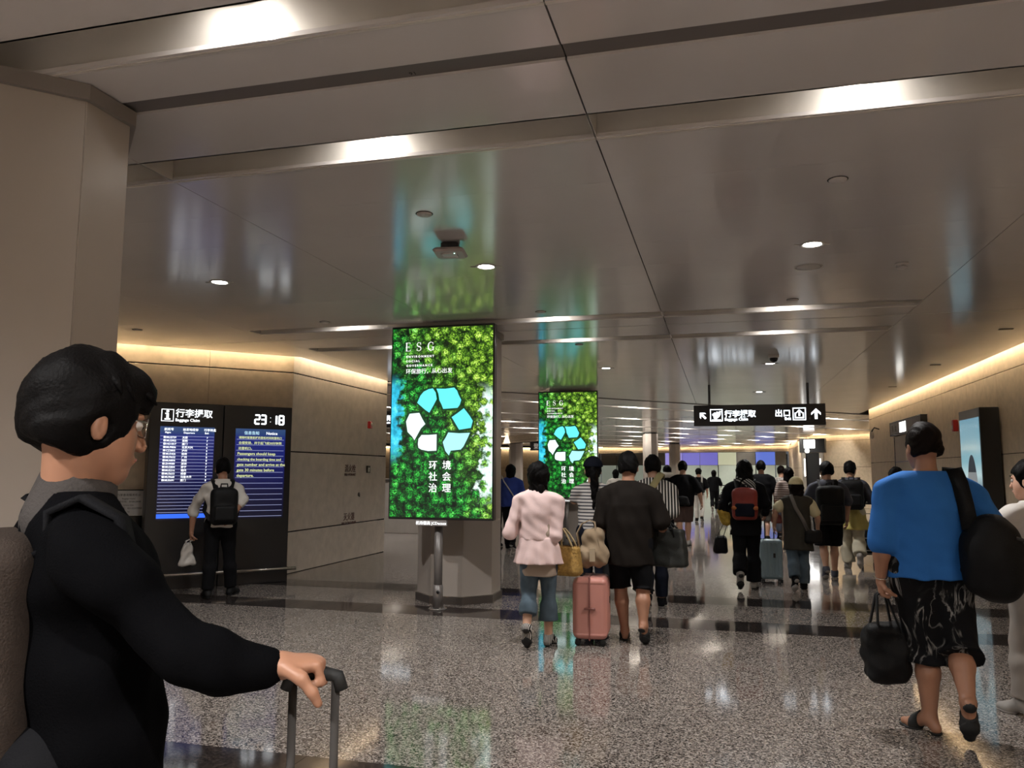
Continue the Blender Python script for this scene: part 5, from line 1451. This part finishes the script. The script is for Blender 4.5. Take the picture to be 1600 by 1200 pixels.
# 5 woman with cap and long tail of hair
p = Person('woman with navy cap and ponytail in white striped shirt before the second screen', -1.33, 8.45, math.radians(8), 1.64, .85, 'warm', .013, True)
p.set(elL=p.at(897, 782, .0), wrL=p.at(905, 764, .22), elR=p.at(958, 790, 0), wrR=p.at(955, 815, .15))
p.walk('L', .1, .06).build_body()
p.top(M_stripe_h, .93, .72, .020, 'shirt', .010, .5, 0, .72, .01, 51); p.bottoms(M_navy, 1.9, .020, .02, 'trousers'); p.shoes(M_blackcloth, M_sole); p.hair('ponytail'); p.capped(M_navy)
b5 = hand_bag(p, 'R', 'shoulder_bag', 'black shoulder bag hanging between tote and man in dark shirt', 'bag', (.075, .06, .15), M_blackbag, .30, None, 6, .6, grip=p.at(951, 818, -.16), sag=.008)

# 6 man in bold stripes
p = Person('man in black and white vertically striped shirt right behind the dark shirt', -.76, 9.15, math.radians(6), 1.68, 1.05, 'warm', .013, True)
p.set(elR=p.at(1052, 800, -.05), wrR=p.at(1036, 820, .12)); p.walk('R', .15, .07).build_body()
p.top(M_stripe_v, .80, 1.05, .028, 'shirt', .008, .8, 0, .76, .03, 61, ee=.034); p.bottoms(M_navy, 1.9); p.shoes(M_blackcloth, M_sole); p.hair('short')
t = carry(p, 'shoulder_strap_bag', 'small bag on beige strap of the man in vertical stripes', 'bag', (-.10, -.20, .92))
solid('bag_body', lambda P: rbox(P, (0, 0, 0), (.13, .05, .10), None, .03)+folds(P, .004), V3(-.18, -.1, -.14), V3(.18, .1, .14), .014, M_tan, t)
MB().strap([(-.12, .0, .08), (-.02, -.0, .28), (.10, .03, .44), (.17, .08, .545), (.20, .17, .575), (.20, .26, .53)], .075, .012, (.8, -.3, -.5)).build('strap', mat('beige webbing', '8f8560', .8, var=.1), t)

# 7 two people passing behind the column
p = Person('person in blue violet sweater with thin shoulder cord left of the pink jacket', -4.02, 15.2, 0, 1.64, 1.1, 'warm', .018)
p.walk('L', .12, .06).build_body(); p.top(M_royal, .86, 1.9, .03, 'sweater', .008, .8, 0, .76, .02, 71); p.bottoms(M_blackcloth, 1.95); p.shoes(M_blackcloth, M_sole); p.hair('bob')
MB().strap([(-.17, -.06, 1.43), (-.10, -.14, 1.32), (.05, -.165, 1.12), (.14, -.15, .98)], .022, .006, (.7, 0, .7)).build('shoulder_cord', mat('pale cord', 'a8a29a', .6, var=0), p.root)
p = Person('person in violet hooded top half hidden by the nearest column', -4.48, 15.6, 0, 1.62, 1.0, 'warm', .02)
p.walk('R', .12, .06).build_body(); p.top(mat('violet cloth', '363a66', .85, var=.1), .86, 1.9, .03, 'hooded_top', .008, .8, 0, .76, .05, 72); p.bottoms(M_blackcloth, 1.95); p.shoes(M_blackcloth, M_sole); p.hair('bun')
p = Person('person in black whose leg shows below the nearest screen', -6.05, 16.9, 0, 1.66, 1.0, 'warm', .02)
p.walk('R', .1, .05).build_body(); p.top(M_blackcloth, .8, 1.9, .03, 'coat', .008, .8); p.bottoms(M_blackcloth, 1.95, .025, .02); p.shoes(M_blackcloth, M_blksole); p.hair('short')

# 8 stout man in black further on
p = Person('stout man in black T-shirt and shorts walking past the slim column', -.80, 17.06, 0, 1.73, 1.35, 'warm', .017)
p.set(elR=V3(.33, -.02, 1.12), wrR=V3(.37, .05, .88)); p.walk('R', .12, .05).build_body()
p.top(M_blackcloth, .80, .85, .03, 'shirt', .007, .9); p.bottoms(mat('dusty shorts', '4f3f3b', .85, var=.1), 1.0, .022, .02, 'shorts'); p.shoes(M_sole, M_blksole); p.hair('short')
hand_bag(p, 'L', 'waist_bag', 'black bag across the back of the stout man in black', 'bag', (.17, .05, .09), M_blackbag, .0, None, 4, .8, .016, False, grip=V3(-.03, -.24, 1.02))

# 9 lone figure at the end of the hall, with a cart
p = Person('lone dark-clad person far down the hall pushing a cart', -.32, 32.0, 0, 1.60, 1.0, 'warm', .022)
p.set(elR=V3(.25, .05, 1.05), wrR=V3(.26, .28, 1.0)); p.walk('R', .2, .12).build_body(); p.top(M_blackcloth, .85, .9, .03, 'shirt', .006, .8); p.bottoms(M_blackcloth, 1.9, .02, .02); p.shoes(M_sole, M_sole); p.hair('bob')
def cart(loc, rz, label, load):
    t = thing('luggage_cart', label, 'cart', loc, rz)
    s = MB()
    for x in (-.26, .26): s.tube([(x, -.35, 1.02), (x, -.30, .95), (x, -.22, .25), (x*.8, .55, .18)], .016, 8)
    for z in (.25, .45, .65, .85): s.tube([(-.26, -.22-(z-.25)*.11, z), (.26, -.22-(z-.25)*.11, z)], .008, 6)
    s.build('frame', M_chrome, t)
    MB().tube([(-.28, -.36, 1.02), (.28, -.36, 1.02)], .02, 10).build('push_bar', M_blksole, t)
    MB().box((0, .16, .19), (.46, .74, .02), 0, .006).build('deck', M_steel, t)
    for x, y in ((-.22, -.2), (.22, -.2), (0, .5)):
        MB().lathe([(.02, -.018), (.07, -.016), (.075, 0), (.07, .016), (.02, .018)], n=16).build('wheel', M_blksole, t).matrix_local = Matrix.Translation((x, y, .076)) @ Matrix.Rotation(math.pi/2, 4, 'Y')
    q = thing(load[0], load[1], 'bag', Vector(loc)+Matrix.Rotation(rz, 3, 'Z') @ Vector((0, .12, .205)), rz)
    solid('bag_body', lambda P: smin(rbox(P, (0, 0, .2), (.2, .26, .2), None, .08), ell(P, (0, -.05, .36), (.16, .18, .12)), .05)+folds(P, .012, seed=12), V3(-.26, -.34, -.03), V3(.26, .34, .55), .02, M_blackbag, q)
    MB().tube([(-.08, .0, .46), (-.06, 0, .53), (.06, 0, .53), (.08, 0, .46)], .012, 8).build('handle', M_web, q)
cart((-.02, 32.65, 0), 0, 'luggage cart pushed by the lone dark-clad person', ('duffel_bag', 'black bag on the cart of the lone dark-clad person'))

# 10 woman with the red backpack
p = Person('woman in black with scarf and red backpack under the hanging sign', .28, 10.95, math.radians(-3), 1.66, 1.0, 'warm', .014)
p.walk('R', .16, .14).set(elL=V3(-.27, -.02, 1.10), wrL=V3(-.27, .08, .90), elR=V3(.25, .0, 1.10), wrR=V3(.24, .18, .98)); p.handL = dict(dir=(0, .3, -1), palm=(1, 0, 0), curl=1.0); p.build_body()
p.top(M_blackcloth, .72, 1.9, .030, 'coat', .009, .85, .015, .78, .02, 91); p.bottoms(M_blackcloth, 1.96, .024, .035, 'wide_trousers'); p.shoes(M_sole, M_blksole); p.hair('wide', M_hair, 6)
p.part('scarf', lambda P: np.maximum(flat(P, p.J['neck']+V3(-.07, -.05, .03), p.J['neck']+V3(.09, -.09, -.07), .055, .06, V3(0, 0, 1), .6)+folds(P, .012, seed=3), -1), p.J['neck']-.24, p.J['neck']+.22, stripes('grey patterned scarf', '2c2e2e', 'a9aaa6', 14, 'DIAGONAL', width=.7))
t = backpack(p, 'red orange and navy backpack on the woman in black', mat('brick red nylon', '7e2a20', .6, var=.12, bump=.3, bscale=160), (.155, .085, .20), 1.13, M_navy, M_blackbag, res=.013)
solid('orange_band', lambda P: rbox(P, (0, -.02, -.045), (.162, .10, .022), None, .015)+folds(P, .003), V3(-.2, -.16, -.1), V3(.2, .12, .02), .012, mat('orange nylon', 'a8602a', .6, var=.12), t)
hand_bag(p, 'L', 'hand_bag', 'small black handbag in the left hand of the backpack woman', 'bag', (.10, .06, .115), M_blackbag, .17, None, 4, .75, .013, shift=(-.06, .02, 0))
t = carry(p, 'plush_bag', 'yellow plush bag dangling beside the red backpack woman', 'bag', (-.23, .04, .93))
solid('bag_body', lambda P: smin(ell(P, (0, 0, 0), (.11, .08, .11)), ell(P, (-.06, -.02, .08), (.07, .06, .06)), .04)+folds(P, .014, 1.4, 4), V3(-.18, -.14, -.16), V3(.18, .14, .2), .013, mat('yellow plush', 'a98e3e', .9, var=.3, vscale=22, bump=.5, bscale=120), t)
MB().tube([(0, 0, .1), (.01, .0, .2)], .008, 6).build('loop', M_web, t)
# 11 man in black beyond her and the pale blue case
p = Person('man in plain black T-shirt beyond the red backpack woman', .80, 17.9, 0, 1.75, 1.2, 'warm', .017)
p.walk('L', .14, .07).build_body(); p.top(M_blackcloth, .72, .85, .032, 'shirt', .006, .95); p.bottoms(mat('grey shorts', '5a554f', .85, var=.1), 1.0, .02, .02, 'shorts'); p.shoes(M_blackcloth, M_sole); p.hair('short')
suitcase((.62, 11.75, 0), .1, 'pale blue suitcase rolling beside the woman in black', mat('pale blue shell', '7c8f96', .35, var=.04), (.15, .12, .27), M_web, (.06, .98))
# 12 girl in the white cap
p = Person('girl with cream cap, cream top and dark pinafore walking under the exit sign', .92, 11.0, math.radians(4), 1.43, .92, 'warm', .013)
p.walk('R', .13, .12).set(elL=V3(-.27, -.02, 1.02)*1, wrL=V3(-.28, .05, .82), elR=V3(.25, .0, .94), wrR=V3(.27, .12, .80)); p.build_body()
p.top(M_cream, .95, .75, .022, 'top', .007, .6); p.top(M_darkgrey, .62, 0, .034, 'pinafore', .009, .9, .03, .78, 0, 101)
p.bottoms(M_denim, 1.92, .022, .02, 'jeans'); p.shoes(M_blackcloth, M_sole); p.hair('long', M_hairb, 4); p.capped(mat('cream cap cloth', 'c4b892', .8, var=.15, vscale=14))
MB().box((.005, -.098+float(p.J['head'][1]), float(p.J['head'][2])+.062), (.045, .012, .03), 0, .004).build('cap_patch', M_blackcloth, p.root)
t = carry(p, 'sling_bag', 'dark sling bag on the hip of the girl in the cream cap', 'bag', (.17, -.10, .70))
solid('bag_body', lambda P: rbox(P, (0, 0, 0), (.11, .055, .085), None, .04)+folds(P, .005), V3(-.16, -.11, -.14), V3(.16, .11, .14), .013, M_blackbag, t)
MB().strap([(-.06, -.03, .07), (-.13, -.065, .22), (-.21, -.075, .36), (-.25, -.02, .50), (-.24, .06, .53)], .045, .01, (.8, 0, .5)).build('strap', mat('grey strap', '6a6560', .8, var=.1), t)
# 13 small group behind them
p = Person('young man in white printed T-shirt beyond the man in black', 1.30, 19.3, 0, 1.66, .95, 'pale', .02)
p.walk('R', .1, .05).build_body(); p.top(M_print, .84, .8, .025, 'shirt', .006, .8); p.bottoms(M_greycloth, 1.9); p.shoes(M_blackcloth, M_sole); p.hair('crop', M_hairb)
p = Person('woman with loose dark hair in striped knit behind the cream cap', 1.32, 17.4, 0, 1.61, 1.0, 'warm', .018)
p.walk('L', .1, .05).build_body(); p.top(M_stripe_s, .80, 1.2, .028, 'knit', .007, .8); p.bottoms(M_beige, 1.9, .02, .02); p.shoes(M_sole, M_sole); p.hair('wide')
t = hand_bag(p, 'L', 'hand_bag', 'small dark red bag between the man in black and the cream cap', 'bag', (.11, .06, .09), mat('dark red leather', '5e1f1c', .5, var=.1), .10, None, 4, .8, .015)
# 14 man with the big black backpack
p = Person('man in grey shirt and black shorts with large black backpack', 1.46, 12.4, math.radians(2), 1.65, 1.1, 'warm', .014)
p.walk('R', .15, .08).set(elL=V3(-.27, .02, 1.10), wrL=V3(-.20, .22, 1.08), elR=V3(.27, 0, 1.10)); p.look = nrm(V3(-.35, 1, 0)); p.build_body()
p.top(M_greycloth, .86, .95, .028, 'shirt', .008, .8, 0, .74, .02, 111); p.bottoms(M_blackcloth, .98, .03, .03, 'shorts'); p.shoes(M_greycloth, M_sole); p.hair('short', M_hair, 7, 1.2)
backpack(p, 'large black backpack on the man in the grey shirt', M_blackbag, (.185, .10, .27), 1.08, res=.014)
# 15 person in yellow and white
p = Person('person in pale yellow top and white trousers nearest the right wall', 1.98, 13.75, math.radians(-6), 1.68, 1.0, 'warm', .015)
p.walk('L', .16, .15).set(elR=V3(.27, .02, 1.12), wrR=V3(.36, .16, .98)); p.handR = dict(dir=(.1, 1, -.2), palm=(0, 0, -1), curl=.8); p.look = nrm(V3(.35, 1, 0)); p.build_body()
p.top(M_greycloth, 1.0, 1.3, .026, 'shirt', .008, .6, 0, .74, .02, 121); p.skirt(M_yellow, .62, 1.15, .15, .235, 'yellow_tunic', .008, .75, 3, 8, .014)
p.bottoms(M_offwhite, 1.95, .024, .045, 'wide_trousers', .008); p.shoes(M_sole, M_sole); p.hair('short', M_hair, 8)
backpack(p, 'slouching black backpack on the person in yellow', M_blackbag, (.165, .11, .23), 1.18, res=.015)
cart((2.42, 14.45, 0), math.radians(-6), 'silver luggage cart beside the person in yellow', ('duffel_bag', 'dark bag on the cart beside the person in yellow'))
# 16 heads further off
p = Person('person in white top far off beside the second column', -3.0, 23.3, 0, 1.58, 1.0, 'warm', .022)
p.walk('R', .1, .05).build_body(); p.top(M_white_shirt, .85, .9, .025, 'shirt', .006, .8); p.bottoms(M_blackcloth, 1.9); p.shoes(M_blackcloth, M_sole); p.hair('bob')
p = Person('person with white shoulder straps and cap far beyond the stout man', -.72, 25.6, 0, 1.62, 1.05, 'warm', .022)
p.walk('L', .1, .05).build_body(); p.top(M_blackcloth, .85, .9, .025, 'shirt', .006, .8); p.bottoms(M_white_shirt, 1.9); p.shoes(M_blackcloth, M_sole); p.hair('short'); p.capped(M_blackcloth)
s = MB()
for x in (-.1, .1): s.strap([(x, -.13, 1.05), (x, -.14, 1.25), (x*1.1, -.07, 1.42)], .05, .01, (1, 0, 0))
s.build('white_straps', M_white_shirt, p.root)
backpack(p, 'dark backpack on the person with cap far beyond the stout man', M_blackbag, (.14, .07, .18), 1.08, res=.022)
p = Person('person in white hood half hidden by the stout man in black', -1.35, 20.6, 0, 1.68, 1.0, 'warm', .022)
p.walk('R', .1, .05).build_body(); p.top(M_blackcloth, .85, 1.9, .028, 'jacket', .006, .8); p.bottoms(M_blackcloth, 1.9); p.shoes(M_blackcloth, M_sole); p.hair('bob')
p.part('hood', lambda P: np.maximum(flat(P, p.J['neck']+V3(-.06, -.06, .03), p.J['neck']+V3(.1, -.06, .02), .08, .08, V3(0, 0, 1), .7)+folds(P, .01), -1), p.J['neck']-.25, p.J['neck']+.25, M_white_shirt)
p = Person('person with dark hair mostly hidden behind the left shoulder of the man in blue', 2.35, 12.2, 0, 1.58, 1.0, 'warm', .016)
p.walk('R', .1, .05).build_body(); p.top(M_greycloth, .85, 1.2, .028, 'shirt', .006, .8); p.bottoms(M_blackcloth, 1.9); p.shoes(M_blackcloth, M_sole); p.hair('bob')

# 17 man in blue
p = Person('big man in blue T-shirt and black patterned shorts at the right', 1.175, 5.28, math.radians(2), 1.79, 1.28, 'tan', .010, True)
p.walk('L', .12, .13)
p.set(elL=p.at(1379, 850, -.05), wrL=p.at(1376, 905, .0), elR=p.at(1549, 826, .0), wrR=p.at(1560, 815, .24))
p.J['anL'] = p.at(1453, 1122, .0); p.J['knL'] = p.at(1447, 1015, .03); p.J['anR'] = p.at(1513, 1098, -.22); p.J['knR'] = p.at(1497, 1012, -.02)
p.toeL = nrm(V3(-.55, .8, -.02)); p.toeR = nrm(V3(.12, .55, -.85))
p.handL = dict(dir=(.05, .1, -1), palm=(1, 0, 0), curl=.9); p.handR = dict(dir=(-.3, .9, .3), palm=(-1, 0, 0), curl=.9)
p.look = nrm(V3(-.25, 1, .0)); p.build_body()
p.top(M_bluetee, .845, .95, .030, 'shirt', .006, .95, .014, .78, 0, 131, ee=.030); p.bottoms(M_marble, 1.20, .036, .030, 'patterned_shorts', .007); p.hair('crop', M_hairb, 9, 1.0)
p.shoes(M_blksole, M_blksole, kind='slipper')
MB().tube([Vector(p.J['wrL'])+Vector((.036*math.cos(a), .034*math.sin(a), .012*math.sin(a)+.015)) for a in np.linspace(0, 2*math.pi, 15)], .004, 6).build('bracelet', mat('silver frame', 'c9c4be', .15), p.root)
BL = p
hand_bag(p, 'L', 'tote_bag', 'black tote bag in the left hand of the man in blue', 'bag', (.125, .085, .165), M_blackbag, .19, None, 14, .95, .009, sag=.014, shift=(.02, .02, 0), rz=.15)
q = p.at(1552, 872, -.18)
t = carry(p, 'duffel_bag', 'big round black duffel bag on the right shoulder of the man in blue', 'bag', q, -.35)
solid('bag_body', lambda P: smin(ell(P, (0, 0, 0), (.165, .15, .25)), rbox(P, (0, 0, -.03), (.13, .12, .18), None, .09), .05)+folds(P, .010, .8, 15), V3(-.26, -.24, -.32), V3(.26, .24, .32), .011, M_blackbag, t)
tp = BL.J['shR']*.72+BL.J['neck']*.28+V3(.0, 0, .070)-q
cs, sn = math.cos(.35), math.sin(.35)
loc = lambda v: V3(v[0]*cs-v[1]*sn, v[0]*sn+v[1]*cs, v[2])
MB().strap([V3(-.10, -.06, .16), loc(tp+V3(.02, -.16, -.20)), loc(tp+V3(.005, -.135, -.08)), loc(tp+V3(0, -.06, .0)), loc(tp+V3(0, .02, .005)), loc(tp+V3(.02, .10, -.05)), loc(tp+V3(.05, .14, -.16)), V3(.05, .10, .18)], .085, .014, (1, -.1, 0)).build('strap', M_blackbag, t)
MB().tube([(.12, -.08, .12), (.17, -.03, .10), (.18, .04, .08)], .01, 8).build('side_loop', M_web, t)

# 18 woman at the right edge
q = ray_point(1612, 760, 5.75)
p = Person('woman in white blouse cut by the right edge of the picture', q.x, 5.75, math.radians(28), 1.57, .95, 'pale', .011, True)
p.walk('L', .12, .08).set(elL=V3(-.25, .06, 1.04), wrL=V3(-.20, .24, 1.0)); p.handL = dict(dir=(.2, 1, .1), palm=(1, 0, 0), curl=.5); p.look = nrm(V3(-.35, 1, -.05)); p.build_body().face()
p.top(M_white_shirt, .80, 1.1, .028, 'blouse', .010, .85, .01, .76, .01, 141); p.bottoms(mat('pale trousers', '8f8780', .85, var=.08), 1.9, .022, .02); p.shoes(M_sole, M_sole); p.hair('short', M_hair, 12, 1.35)
